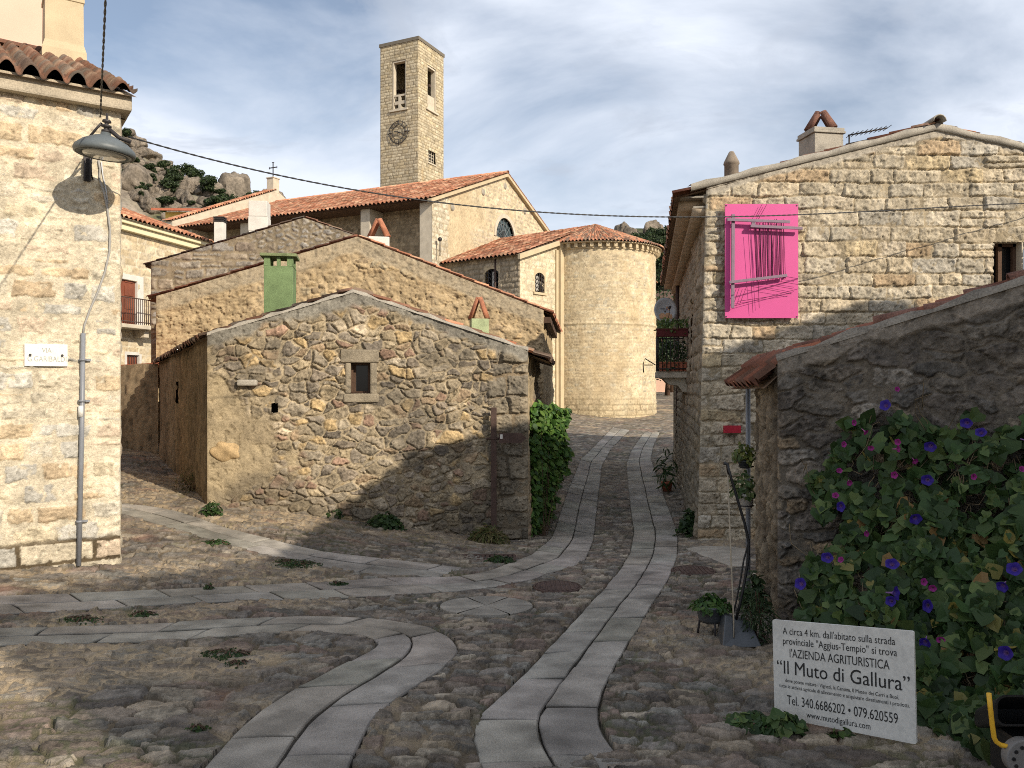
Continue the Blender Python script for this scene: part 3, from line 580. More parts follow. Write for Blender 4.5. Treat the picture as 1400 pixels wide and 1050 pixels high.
ch.add([cc + dv * .27 * i + nv_ * .27 * j + Vector((0, 0, .93)) for i, j in ((-1, -1), (1, -1), (1, 1), (-1, 1))], [(0, 1, 2, 3)])
chim = ch.put('chimney', M_CREAM, t); acap('chimney_cap', chim, cc + Vector((0, 0, .93)), dv, .15, .42, .15)
# ---- salmon house behind it
pa = P(73, 60, 17.0); t = thing('plastered_house', 'plain salmon pink plastered house rising behind the brown tile roof', 'house', (pa.x - 3, pa.y, gz(pa.x - 3, pa.y)))
dP, bP = Vector((*dl, 0)), Vector((*bk, 0)); pa.z = 0; m = MB(); m.prism([pa - dP * 7, pa, pa + bP * 6, pa + bP * 6 - dP * 7], (0, 0, 12.5)); m.put('wall', M_PINKW, t); m = MB(); q_ = pa + Vector((0, 0, 12.5)) - bP * .3; m.prism([q_ + dP * .3, q_ + bP * 6.6 + dP * .3, q_ + bP * 3.3 + dP * .3 + Vector((0, 0, 1.4))], -dP * 7.6); m.put('roof', M_TERRA, t)
# ---- the rubble shed in the middle
SA, SB = np.array([-4.66, 12.3]), np.array([.264, 13.2]); sd, sn, SL = dirs(SA, SB)
def shu(px, py): u, Y = on_line(SA, SB, px); return u, zpx(py, Y)
ua, za = shu(483, 399)
t = thing('stone_shed', 'low rubble stone shed with single tiny window and grey mortared gable', 'shed', (-2.2, 12.7, gz(-2.2, 12.7)))
PAL_S = [(.27, .22, .15), (.31, .25, .165), (.22, .18, .135), (.35, .28, .18), (.25, .21, .16), (.30, .22, .14), (.19, .16, .125), (.40, .33, .235), (.28, .185, .13), (.41, .30, .16), (.28, .235, .17), (.31, .26, .19)]
sr = rubble(51, .215, .135, PAL_S, (.35, .285, .19), depth=.052, joint=.014, edge=.018, rough=.024, tilt=.16, warp=.12, wvar=.55, tone=.45, grain=.8, fill=.16, fvar=.9)
sr2 = rubble(57, .15, .10, PAL_S, (.31, .25, .165), depth=.05, joint=.010, edge=.02, rough=.024, tilt=.2, warp=.08, wvar=.5, tone=.4, grain=.8, fill=.24, fvar=1.0)
sr = blend(sr, sr2, lambda U, V: sst(.08, .2, fbm(U * .9, V * .9, 52, 3)))
qn = coursed(58, .18, .38, .30, .75, [(.25, .21, .15), (.21, .18, .135), (.27, .225, .16)], (.22, .17, .11), depth=.06, joint=.015, edge=.03, rough=.035, warp=.10, tilt=.2, fill=.2, fvar=.9)
sr = blend(sr, qn, lambda U, V: sst(SL - .60, SL - .55, U + .2 * (hsh(np.floor(V / .33), np.floor(V / .33), 3) - .5)))
ppl = plaster(54, (.40, .32, .20), (.30, .24, .155), .022)
pgr = plaster(55, (.19, .175, .145), (.28, .26, .215), .02, 1.6)
def pmask(U, V):
    n = fbm(U * 2.2, V * 2.2, 53, 5); e = np.interp(V, [-.3, .1, .5, 1.0, 1.5, 2.1, 2.6], [.15, .95, 1.05, .80, .45, .25, .05]) - U + .55 * n; return sst(-.10, .10, e)
def gmask(U, V):
    tp_ = np.interp(U, [0, ua, SL], [2.35, za, 2.16]); return sst(.24, .12, tp_ - V + .20 * fbm(U * 2.2, V * 2.2, 56, 4))
pshed = blend(blend(sr, ppl, pmask, .012), pgr, gmask, .03)
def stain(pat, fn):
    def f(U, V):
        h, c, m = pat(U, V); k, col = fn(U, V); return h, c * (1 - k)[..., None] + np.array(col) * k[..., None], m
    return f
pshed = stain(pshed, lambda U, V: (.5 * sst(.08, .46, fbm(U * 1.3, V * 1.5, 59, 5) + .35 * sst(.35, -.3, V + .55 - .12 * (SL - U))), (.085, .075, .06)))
wu0, wz1 = shu(480, 496); wu1, wz0 = shu(506, 538); nu0, nz1 = shu(372, 551); nu1, nz0 = shu(381, 564)
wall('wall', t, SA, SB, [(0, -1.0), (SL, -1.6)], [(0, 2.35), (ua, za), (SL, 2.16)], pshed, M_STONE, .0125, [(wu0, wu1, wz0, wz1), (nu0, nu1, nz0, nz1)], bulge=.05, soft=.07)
SC, SD = np.array([-7.72, 17.6]), np.array([.55, 18.2])
pst = plaster(60, (.17, .13, .085), (.30, .225, .14), .035, 1.3, 4.5)
wall('wall', t, SC, SA, [(0, -.6), (6.03, -1)], [(0, 2.08), (6.03, 2.35)], pst, M_STONE, .03, [(2.9, 3.15, 1.25, 1.65)], bulge=.1, soft=.07)
wall('wall', t, SB, SD, [(0, -1.6), (5.01, -1.6)], [(0, 2.16), (5.01, 2.2)], blend(sr, ppl, lambda U, V: sst(-.3, .1, fbm(U, V, 3, 3))), M_STONE, .03, soft=.07)
sidewall(t, SD, SC, -.8, 2.1, 2.0, ppl, .15)
apx = quoted(SA, sd, sn, ua, za); bkr = Vector((-3.4, 17.9, 3.25)); up = Vector((0, 0, .03)); rn = Vector((-sn[0], -sn[1], 0)) * .02
tiles('roof', t, Vector((*(SA - sd * .10), 2.31)) + rn, Vector((*(SC - sd * .12), 2.05)), apx + up + rn, bkr + up, pal=TILE_OLD, seed=61, amp=.045)
tiles('roof', t, Vector((*SD, 2.05)) + Vector((.40, 0, -.02)), Vector((*SB, 2.02)) + Vector((.36, .07, 0)) + rn, bkr + up, apx + up + rn, pal=TILE_OLD + TILE_NEW[:2], seed=62, amp=.05)
m = MB()                                          # mortar coping along the gable
for (u0, z0), (u1, z1) in (((0, 2.35), (ua, za)), ((ua, za), (SL, 2.16))):
    n_ = 14
    for i in range(n_):
        f0, f1 = i / n_, (i + 1) / n_; q0 = quoted(SA, sd, sn, u0 + (u1 - u0) * f0, z0 + (z1 - z0) * f0); q1 = quoted(SA, sd, sn, u0 + (u1 - u0) * f1, z0 + (z1 - z0) * f1); N3 = Vector((*sn, 0))
        w0, w1 = .022 * math.sin(i * 2.3) + .035, .022 * math.sin(i * 2.3 + 2.3) + .035
        m.add([q0 + N3 * .03 - Vector((0, 0, .012)), q1 + N3 * .03 - Vector((0, 0, .012)), q1 + N3 * .02 + Vector((0, 0, w1)), q0 + N3 * .02 + Vector((0, 0, w0)), q0 - N3 * .25 + Vector((0, 0, w0 + .01)), q1 - N3 * .25 + Vector((0, 0, w1 + .01))], [(0, 1, 2, 3), (3, 2, 5, 4)], True)
m.put('coping', M_MORT, t)
win = MB(); N3 = Vector((*sn, 0))
win.wbox(SA, sd, wu0 - .16, wu1 + .14, wz1, wz1 + .21, -.18, .085); win.wbox(SA, sd, wu0 - .09, wu0, wz0, wz1, -.18, .075); win.wbox(SA, sd, wu1, wu1 + .11, wz0 - .03, wz1, -.18, .08); win.wbox(SA, sd, wu0 - .12, wu1 + .14, wz0 - .14, wz0, -.18, .09)
sur = win.put('window_surround', surf('rough_granite_block', (.255, .215, .155), scale=6, var=.3, bump=.9, bdist=.02, bscale=26), t, .03)
m = MB(); f_ = .035; m.wbox(SA, sd, wu0, wu0 + f_, wz0, wz1, -.15, -.10); m.wbox(SA, sd, wu1 - f_, wu1, wz0, wz1, -.15, -.10); m.wbox(SA, sd, wu0 + f_, wu1 - f_, wz0, wz0 + f_, -.15, -.10); m.wbox(SA, sd, wu0 + f_, wu1 - f_, wz1 - f_, wz1, -.15, -.10); m.wbox(SA, sd, wu0 + f_, wu0 + f_ + .04, wz0 + f_, wz1 - f_, -.19, -.16)
wf = m.put('window', M_DWOOD, t); m = MB(); m.wbox(SA, sd, wu0, wu1, wz0, wz1, -.26, -.24); m.put('pane', M_GLASS, wf)
m = MB(); m.wbox(SA, sd, nu0 - .03, nu1 + .03, nz0 - .03, nz1 + .03, -.22, -.2); m.put('wall_niche', M_DARK, t)
u_, z_ = shu(340, 523); m = MB(); m.wbox(SA, sd, u_ - .16, u_ + .14, z_ - .05, z_ + .045, -.1, .14); m.put('projecting_stone', M_MORT, t, .03)
u_, z_ = shu(309, 617); b = bmesh.new(); bmesh.ops.create_icosphere(b, subdivisions=4, radius=1); me = bpy.data.meshes.new('boulder_stone')
for v in b.verts: v.co = Vector((v.co.x * .22, v.co.z * .15, v.co.y * .07)) * (1 + .12 * math.sin(v.co.x * 5 + v.co.z * 4))
b.to_mesh(me); b.free(); me.polygons.foreach_set('use_smooth', [True] * len(me.polygons)); R3 = Matrix(((sd[0], 0, -sn[0]), (sd[1], 0, -sn[1]), (0, 1, 0))).to_4x4()
me.transform(Matrix.Translation(quoted(SA, sd, sn, u_, z_, .0)) @ R3); obj('ochre_stone', me, surf('ochre_stone_face', (.42, .30, .16), scale=9, var=.3, bump=.8), t)
# green chimney on the left slope, small green pot base with two tiles on the right slope
cc = P(383, 420, 13.6); ch = MB(); gw = .235; Rz = Matrix.Rotation(.17, 3, 'Z'); bx = [Rz @ Vector(a) for a in ((1, 0, 0), (0, 1, 0))]
def cbox(mb, z0, z1, a, b=None, off=(0, 0)): return mb.obox(cc + bx[0] * off[0] + bx[1] * off[1] + Vector((0, 0, (z0 + z1) / 2)), (bx[0], bx[1], (0, 0, 1)), (a, b or a, (z1 - z0) / 2))
cbox(ch, -.5, .66, gw)
for i, j in ((-1, -1), (1, -1), (-1, 1), (1, 1)): cbox(ch, .66, .82, .05, .05, (i * (gw - .05), j * (gw - .05)))
cbox(ch, .66, .82, .03, .03, (0, -gw + .035))
gc = ch.put('chimney', M_GREEN, t, .008); m = MB(); cbox(m, .82, .87, gw + .06); m.put('chimney_cap', surf('mossy_slab', (.17, .20, .10), var=.4), gc, .008)
M_POT = surf('weathered_terracotta', (.36, .15, .085), var=.35, bump=.4); M_VT = surf('mossy_red_tile', (.18, .09, .065), scale=7, var=.5, bump=.7, bdist=.012, bscale=40); cc = P(655, 449, 14.0); ch = MB(); cbox(ch, -.4, .16, .15); g2 = ch.put('chimney', M_GREENL, t, .008); acap('chimney_cap', g2, cc + Vector((0, 0, .15)), (bx[0] * .95 - bx[1] * .30), .115, .38, .085, M_POT)
# ---- annex wall behind the shed in the alley
t = thing('dark_shed', 'shaded low plaster annex at the far end of the alley behind the rubble shed', 'shed', (-8.3, 18, gz(-8.3, 18)))
QA, QB = P(172, 520, 18.4), P(216, 520, 17.5); wall('wall', t, (QA.x - 1.5, QA.y), (QB.x, QB.y), [(0, -.6), (2.3, -.6)], [(0, zpx(508, 18.4)), (2.3, zpx(497, 17.5))], pst, M_STONE, .05)
m = MB(); m.prism([(QA.x - 1.5, QA.y + .15, 1.9), (QB.x, QB.y + .2, 2.02), (QB.x, QB.y + 3.5, 2.1), (QA.x - 1.5, QA.y + 3.5, 1.9)], (0, 0, .06)); m.put('roof', M_TERRA, t)
# ---- ochre house behind the shed
HA, HB = np.array([-8.45, 19.1]), np.array([.74, 19.0]); hd, hn, HL = dirs(HA, HB)
def hu(px, py): u, Y = on_line(HA, HB, px); return u, zpx(py, Y)
ux, zx = hu(489, 324); zl, zr = zpx(405, 19.1), zpx(424, 19.0)
t = thing('ochre_house', 'ochre rough plastered stone house with wide low gable behind rubble shed', 'house', (-4, 19, gz(-4, 19)))
PAL_O = [(.42, .31, .17), (.38, .285, .165), (.47, .36, .21), (.33, .25, .16), (.44, .32, .18), (.36, .30, .20)]
po = blend(rubble(71, .24, .15, PAL_O, (.48, .37, .225), depth=.06, joint=.015, edge=.035, rough=.035, fill=.5, fvar=.9, tilt=.2, warp=.1, wvar=.5, tone=.3, grain=.6), plaster(72, (.49, .375, .225), (.37, .28, .165), .05, 1.5), lambda U, V: sst(-.55, .25, fbm(U * 1.2, V * 1.5, 73, 4)))
po = blend(po, plaster(74, (.36, .31, .225), (.45, .37, .25), .02, 2), lambda U, V: sst(.42, .30, np.interp(U, [0, ux, HL], [zl, zx, zr]) - V + .1 * fbm(U * 2, V * 2, 75, 3)) * .8, .02)
wall('wall', t, HA, HB, [(0, -.5), (HL, -1.2)], [(0, zl), (ux, zx), (HL, zr)], po, M_STONE, .022, bulge=.05, soft=.06)
HC, HD = np.array([-8.9, 26.]), np.array([1.3, 26.]); sidewall(t, HB, HD, -1.2, zr, zr, po, .07); sidewall(t, HC, HA, -.5, zl, zl, po, .1)
ra = quoted(HA, hd, hn, ux, zx + .03); rb = ra + Vector((-.1, 6.8, .02)); dz_ = (0, 0, .02)
tiles('roof', t, Vector((HA[0] - .25, HA[1] + .03, zl - .05)), Vector((HC[0] - .25, HC[1], zl - .05)), ra, rb, pal=TILE_NEW, seed=76, amp=.045)
tiles('roof', t, Vector((HD[0] + .3, HD[1], zr - .08)), Vector((HB[0] + .22, HB[1] + .03, zr - .06)), rb, ra, pal=TILE_NEW, seed=77, amp=.045)
m = MB(); m.wbox(HB, np.array([.08, .997]), .02, 6.5, zr - .30, zr - .16, 0, .17); m.put('eave_beam', M_DWOOD, t)
m = MB(); cc = P(518, 330, 20.4); cbox(m, -.5, .08, .26); c2 = m.put('chimney', M_WHITE, t, .02); acap('chimney_cap', c2, cc + Vector((0, 0, .08)), (bx[0] * .95 - bx[1] * .30), .19, .46, .13, M_POT)
# ---- granite house behind that
GA, GB = np.array([-9.6, 21.4]), np.array([-4.0, 21.4]); gd, gn, GL = dirs(GA, GB); zgl = zpx(360, 21.4); ugx, zgx = on_line(GA, GB, 416)[0], zpx(298, 21.4)
t = thing('granite_house', 'grey granite block house whose gable peeks over the ochre house', 'house', (-5.4, 21.4, gz(-5.4, 21.4)))
PAL_GR = [(.30, .27, .225), (.34, .305, .25), (.26, .235, .20), (.31, .26, .195), (.285, .265, .235), (.25, .205, .16)]
pg = coursed(81, .16, .30, .30, .95, PAL_GR, (.27, .22, .15), depth=.05, joint=.04, edge=.03, rough=.02, tilt=.1, warp=.08, tone=.3, split=.3)
pg = blend(pg, rubble(82, .22, .14, PAL_GR, (.25, .205, .14), depth=.05, joint=.03, edge=.04, rough=.025, warp=.08), lambda U, V: sst(2.6, 3.0, U + .5 * fbm(U, V, 83, 2)))
wall('wall', t, GA, GB, [(0, .3), (GL, .3)], [(0, zgl), (ugx, zgx), (GL, zpx(325, 21.4))], pg, M_STONE, .024, soft=.06)
sidewall(t, (-9.9, 26.5), GA, 0, zgl, zgl, pg, .1)
ra = Vector((GA[0] + ugx, 21.43, zgx + .03)); rb = ra + Vector((-.2, 5, 0)); tiles('roof', t, (-9.8, 21.43, zgl - .04), (-10.1, 26.4, zgl - .04), ra, rb, pal=TILE_OLD, seed=84, amp=.04); tiles('roof', t, (-3.95, 26.4, zpx(326, 21.4)), (-3.95, 21.43, zpx(326, 21.4)), rb, ra, pal=TILE_OLD, seed=85, amp=.04)
cc = P(355, 318, 22.2); m = MB()
for i, (a, z0, z1) in enumerate(((.25, -.6, .0), (.262, .0, .40), (.25, .40, .83))): m.obox(cc + Vector((0, 0, (z0 + z1) / 2)), ((.99, .1, 0), (-.1, .99, 0), (0, 0, 1)), (a, .24, (z1 - z0) / 2))
m.put('chimney', M_WHITE, t, .02)
# ---- cream house at the end of the alley, with balcony door
KA, KB = P(150, 312, 29.4), P(272, 341, 34.6); kd, kn, KL = dirs(KA, KB)
def ku(px, py): u, Y = on_line(KA, KB, px); return u, zpx(py, Y)
t = thing('cream_house', 'cream stone block house with red tile roof and balcony at end of alley', 'house', (KA.x, KA.y, gz(KA.x, KA.y)))
PAL_K = [(.58, .48, .32), (.55, .46, .32), (.60, .51, .36), (.53, .43, .28)]
pk = coursed(91, .26, .34, .4, .9, PAL_K, (.62, .54, .40), depth=.02, joint=.03, edge=.02, rough=.008, warp=.01, tone=.15, grain=.3)
zk = zpx(330, 31.3); wins = []
d0, dz1 = ku(150, 378); d1, dz0 = ku(187, 446); w0, wz1_ = ku(173, 485); w1, wz0_ = ku(190, 506)
zc = zpx(312, KA.y + .4); wall('wall', t, KA[:2], KB[:2], [(0, .2), (KL, .2)], [(0, zc), (KL, zc)], pk, M_FAR, .05, [(d0, d1, dz0, dz1), (w0, w1, wz0_, wz1_)])
sidewall(t, KB[:2], (KB.x - 9, KB.y + 2), .2, zc, zc, pk, .2, M_FAR)
m = MB(); m.wbox(KA, kd, -1, KL + .25, zc - .05, zc + .18, -.2, .22); m.wbox(KA, kd, -1, KL + .35, zc + .18, zc + .36, -.2, .34); m.put('cornice', surf('cream_paint', (.74, .66, .44), scale=2, var=.06, bump=.05), t, .03)
kb = np.array([-kn[0], -kn[1]]); E0, E1 = Vector((*(V2(KA) - kd * 1 + kn * .45), zc + .38)), Vector((*(V2(KB) + kd * .4 + kn * .45), zc + .38)); up_ = Vector((kb[0] * 4.6, kb[1] * 4.6, 1.75))
tiles('roof', t, E0, E1, E0 + up_, E1 + up_ - Vector((kd[0], kd[1], 0)) * 1.6, pitch=.25, pal=TILE_NEW, seed=92, amp=.05)
m = MB(); m.wbox(KA, kd, d0, d1, dz0, dz1, -.16, -.08)
for i in range(2):
    for j in range(4): m.wbox(KA, kd, d0 + (d1 - d0) * (.1 + .5 * i), d0 + (d1 - d0) * (.42 + .5 * i), dz0 + .12 + j * .5, dz0 + .5 + j * .5, -.08, -.055)
dr = m.put('door', M_WOOD, t, .006)
m = MB(); m.wbox(KA, kd, d1, d1 + .35, dz0, dz1 + .2, -.1, .03); m.wbox(KA, kd, d0 - .3, d1, dz1, dz1 + .2, -.1, .03); m.put('door_surround', M_WHITE, t, .01)
b1 = ku(209, 446)[0]; bal = MB(); bal.wbox(KA, kd, d0 - .5, b1, dz0 - .16, dz0 - .02, 0, .75); bal.wbox(KA, kd, d1 - .2, d1 + .05, dz0 - .45, dz0 - .16, 0, .5); bal = bal.put('balcony', M_PALE, t, .02)
m = MB(); n_ = 26
for i in range(n_): u = d0 - .45 + (b1 - d0 + .40) * i / (n_ - 1); m.tube([quoted(KA, kd, kn, u, dz0, .70), quoted(KA, kd, kn, u, dz0 + .95, .70)], .014, 5)
for z in (.08, .95): m.tube([quoted(KA, kd, kn, d0 - .45, dz0 + z, .70), quoted(KA, kd, kn, b1 - .05, dz0 + z, .70), quoted(KA, kd, kn, b1 - .05, dz0 + z, .0)], .022, 6)
for i in range(6): m.tube([quoted(KA, kd, kn, b1 - .05, dz0, .1 * i), quoted(KA, kd, kn, b1 - .05, dz0 + .95, .1 * i)], .014, 5)
m.put('railing', M_RUST, bal)
m = MB(); m.wbox(KA, kd, w0, w1, wz0_, wz1_, -.14, -.10); ww = m.put('window', M_WOOD, t); m = MB()
for i in range(5): u = w0 + (w1 - w0) * (i + .5) / 5; m.tube([quoted(KA, kd, kn, u, wz0_, -.04), quoted(KA, kd, kn, u, wz1_, -.04)], .012, 5)
m.put('window_bars', M_IRON, ww)
m = MB()
for q in ((w0 - .12, w0, wz0_, wz1_), (w1, w1 + .12, wz0_, wz1_), (w0 - .12, w1 + .12, wz1_, wz1_ + .12), (w0 - .12, w1 + .12, wz0_ - .12, wz0_)): m.wbox(KA, kd, *q, -.08, .025)
m.put('window_frame', M_WHITE, t)
cc = P(301, 327, 33.5); m = MB(); m.obox(cc + Vector((0, 0, .15)), ((1, 0, 0), (0, 1, 0), (0, 0, 1)), (.19, .19, .55)); k_ = m.put('chimney', M_WHITE, t, .02); m = MB()
for z in (.72, .80, .88): m.obox(cc + Vector((0, 0, z)), ((1, 0, 0), (0, 1, 0), (0, 0, 1)), (.22, .22, .022))
m.obox(cc + Vector((0, 0, .8)), ((1, 0, 0), (0, 1, 0), (0, 0, 1)), (.12, .12, .1)); m.put('chimney_cap', M_IRON, k_)
# ---- yellow house far behind
ya = P(226, 290, 62); yb = P(283, 300, 62); t = thing('yellow_house', 'small yellow house with brown roof below the rocky hill', 'house', (ya.x, 62, 1.5)); m = MB(); m.box((ya.x, 62, 1), (yb.x, 68, ya.z)); w_ = m.put('wall', M_YELL, t)
m = MB(); m.box((ya.x + 1.2, 61.98, ya.z - .75), (yb.x - .4, 62.3, ya.z - .1)); m.put('loggia', M_DARK, t); m = MB(); m.prism([(ya.x - .8, 61.3, ya.z), (yb.x + .5, 61.3, ya.z - .05), (yb.x + .5, 65, ya.z + .75), (ya.x - .8, 65, ya.z + .75)], (0, 0, .18)); m.put('roof', M_TERRA, t)
# ---- right house: coursed blocks
RA, RB = np.array([2.98, 13.0]), np.array([10.7, 13.0]); LRX = .18; rdv = np.array([.168, 1.0]); rdv /= np.hypot(*rdv)
t = thing('block_house', 'two storey coursed stone house at right with pink artwork on its gable', 'house', (4.5, 13, gz(4.5, 13)))
RH = t
PAL_R = [(.46, .395, .29), (.48, .41, .305), (.43, .38, .295), (.50, .42, .30), (.49, .395, .25), (.42, .38, .31), (.47, .405, .30), (.51, .445, .34), (.44, .375, .28), (.46, .40, .30), (.48, .42, .32), (.44, .33, .21)]
pr = coursed(101, .18, .28, .32, .80, PAL_R, (.34, .28, .19), depth=.044, joint=.010, edge=.016, rough=.030, tilt=.10, warp=.05, tone=.22, grain=.5, split=.14, fill=.16, fvar=.9)
zra, zrl, zrr = 5.74, 4.80, 4.90; ura = 6.83 - RA[0]
pr = blend(pr, plaster(103, (.37, .33, .27), (.43, .385, .31), .012, 2), lambda U, V: sst(.16, .10, np.interp(U, [0, ura, 7.72], [zrl, zra, zrr]) - V + .05 * fbm(U * 3, V * 3, 104, 3)), .03)
gw0, gz1 = 1352, 331; ruw0 = on_line(RA, RB, 1352)[0]; ruw1 = on_line(RA, RB, 1397)[0]; rz1, rz0 = zpx(331, 13), zpx(392, 13)
wall('wall', t, RA, RB, [(0, -1.7), (7.72, -1.7)], [(0, zrl), (ura, zra), (7.72, zrr)], pr, M_STONE, .0145, [(ruw0, ruw1, rz0, rz1)], leanA=(LRX, 0), soft=.07)
RC = RA + rdv * 11.6; RCt = RC + np.array([.05, 0])
pr2 = coursed(105, .18, .30, .3, .8, [(.30, .255, .19), (.33, .275, .20), (.27, .235, .18), (.31, .26, .185)], (.22, .175, .115), depth=.05, joint=.012, edge=.025, rough=.03, tilt=.12, warp=.05)
wall('wall', t, RC, RA, [(0, -1.7), (11.6, -1.7)], [(0, zrl - .12), (11.6, zrl - .12)], pr2, M_STONE, .032, [(8.3, 8.75, 1.6, 3.3), (5.4, 5.8, 2.0, 3.2)], leanB=(LRX, 0), leanA=(LRX, 0), soft=.07)
sidewall(t, RC + np.array([9, -1.5]), RC, -1, zrl, zrl, pr2, .2)
dR = -rdv
for a, b, z0, z1 in ((8.3, 8.75, 1.6, 3.3), (5.4, 5.8, 2.0, 3.2)): m = MB(); m.wbox(RC, dR, a, b, z0, z1, -.35, -.2); m.put('shutter', M_DWOOD, t)
q0, q1 = Vector((2.60, 12.96, zrl - .155)), Vector((2.60 + .168 * 11.7, 24.7, zrl - .14)); a0, a1 = Vector((6.83, 12.96, zra + .05)), Vector((6.83 + .168 * 11.7, 24.7, zra + .05))
tiles('roof', t, q0, q1, a0, a1, pal=TILE_NEW + TILE_OLD[:3], seed=106, amp=.055, S_=10); q2, q3 = Vector((11.0, 12.96, zrr - .1)), Vector((13, 24.7, zrr - .1)); tiles('roof', t, q3, q2, a1, a0, pal=TILE_NEW + TILE_OLD[:2], seed=107, amp=.05)
ridge_caps('ridge_tiles', t, a0, a1, .1, .4, TILE_OLD)
m = MB(); N3 = Vector((0, -1, 0))                # mortar verge along the gable
for (x0, z0), (x1, z1) in (((2.88, zrl - .04), (6.83, zra)), ((6.83, zra), (10.9, zrr - .06))):
    for i in range(16):
        f0, f1 = i / 16, (i + 1) / 16; p0 = Vector((x0 + (x1 - x0) * f0, 13, z0 + (z1 - z0) * f0)); p1 = Vector((x0 + (x1 - x0) * f1, 13, z0 + (z1 - z0) * f1)); w0 = .06 + .018 * math.sin(i * 1.9); w1 = .06 + .018 * math.sin(i * 1.9 + 1.9)
        m.add([p0 + N3 * .06 - Vector((0, 0, .05)), p1 + N3 * .06 - Vector((0, 0, .05)), p1 + N3 * .05 + Vector((0, 0, w1)), p0 + N3 * .05 + Vector((0, 0, w0)), p0 - N3 * .22 + Vector((0, 0, w0 + .02)), p1 - N3 * .22 + Vector((0, 0, w1 + .02)), p0 - N3 * .05 - Vector((0, 0, .05)), p1 - N3 * .05 - Vector((0, 0, .05))], [(0, 1, 2, 3), (3, 2, 5, 4), (6, 7, 1, 0)], True)
m.put('coping', M_MORT, t)
m = MB(); Rn = Vector((-rdv[1], rdv[0], 0)); Rd = Vector((*rdv, 0))          # scalloped tile eave seen from below
base_ = Vector((RA[0] + LRX, RA[1], 0))
for i in range(28):
    p = base_ + Rd * (.18 + i * .41)
    for k, (o_, z_) in enumerate(((.24, -.34), (.45, -.18))):
        halftile(m, p + Rd * (.2 * k) + Rn * o_ + Vector((0, 0, zrl + z_)), p + Rd * (.2 * k) - Rn * .05 + Vector((0, 0, zrl + z_ - .01)), .16, (0, 0, -1), 9, .03)
m.put('eave_corbels', surf('weathered_tile_end', (.46, .36, .25), var=.3), t)
m = MB()
for z_, o_ in ((-.33, .22), (-.165, .43)):
    a = base_ + Vector((0, .02, zrl + z_)); m.obox(a + Rd * 5.75 + Rn * (o_ / 2 - .03), (Rd, Rn, (0, 0, 1)), (5.75, o_ / 2 + .03, .014))
m.put('eave_boards', M_MORT, t)
# window
m = MB(); fr = .05
for q in ((ruw0, ruw0 + fr, rz0, rz1), (ruw1 - fr, ruw1, rz0, rz1), (ruw0, ruw1, rz1 - fr, rz1), (ruw0 + .24, ruw0 + .30, rz0, rz1)): m.wbox(RA, (1, 0), *q, -.22, -.15)
wf = m.put('window', M_DWOOD, t); m = MB(); m.wbox(RA, (1, 0), ruw0, ruw1, rz0, rz1, -.26, -.24); m.put('pane', M_GLASS, wf)
m = MB(); m.wbox(RA, (1, 0), ruw0 - .03, ruw0, rz0, rz1, -.26, .0); m.wbox(RA, (1, 0), ruw1, ruw1 + .03, rz0, rz1, -.26, .0); m.wbox(RA, (1, 0), ruw0 - .03, ruw1 + .03, rz1, rz1 + .03, -.26, .0); m.put('window_reveal', M_PALE, t)
# chimneys and finial
cc = P(1122, 213, 14.2); bx = [Vector((.985, .168, 0)), Vector((-.168, .985, 0))]; m = MB(); cbox(m, -.5, .32, .27); cbox(m, .32, .36, .30); cbox(m, .36, .42, .285); c3 = m.put('chimney', M_MORT, t, .01); acap('chimney_cap', c3, cc + Vector((0, 0, .42)), (bx[0] * .85 - bx[1] * .52), .15, .31, .15, M_VT)
cc = P(1000, 240, 17.0); m = MB(); m.lathe([(.15, -.5), (.15, .22), (.17, .24), (.16, .28), (.05, .5), (0, .52)], cc, 14); m.put('chimney', surf('old_mortar', (.22, .18, .14), var=.3), t)
m = MB(); halftile(m, (6.83, 12.84, zra + .06), (6.83, 13.4, zra + .08), .11, (0, 0, 1)); m.put('ridge_finial', M_MORT, t)
# balcony on the street side
bw0 = 7.9; RCd = Vector((*(-rdv), 0))
def rs(y, out, z): y_ = y - 13; p = V2(RA) + rdv * (y_ / rdv[1]) + np.array([LRX * .5, 0]); return Vector((p[0], p[1], z)) + Rn * out
zb_ = zpx(517, 17.0)
m = MB(); c_ = (rs(17.1, .33, zb_ + .08) + rs(19.3, .33, zb_ + .08)) / 2; m.obox(c_, (Rd, Rn, (0, 0, 1)), (1.12, .36, .07))
for y in (17.25, 19.1):
    p = rs(y, 0, zb_); m.prism([p + Vector((0, 0, .01)), p + Rn * .55 + Vector((0, 0, .01)), p + Rn * .42 - Vector((0, 0, .13)), p + Rn * .22 - Vector((0, 0, .16)), p + Rn * .12 - Vector((0, 0, .30)), p - Vector((0, 0, .30))], Rd * .16)
bal = m.put('balcony', M_PALE, t, .012); m = MB()
for i in range(8): p = rs(17.05, .04 + .085 * i, zb_ + .15); m.tube([p, p + Vector((0, 0, .82))], .009, 5)
for i in range(22): p = rs(17.05 + i * .105, .66, zb_ + .15); m.tube([p, p + Vector((0, 0, .82))], .009, 5)
for z in (.2, .97): m.tube([rs(17.05, 0, zb_ + z), rs(17.05, .66, zb_ + z), rs(19.3, .66, zb_ + z), rs(19.3, 0, zb_ + z)], .016, 6)
m.put('railing', M_IRON, bal)
m = MB(); p = rs(16.6, .04, 0); m.tube([Vector((p.x, p.y, gz(p.x, p.y))), Vector((p.x + .06, p.y, zb_ - .1))], .045, 8); m.put('downpipe', M_RUST, t); m = MB(); m.tube([rs(22.2, .05, -.8), rs(22.2, .05, zrl - .4)], .05, 8); m.put('downpipe', M_RUST, t)
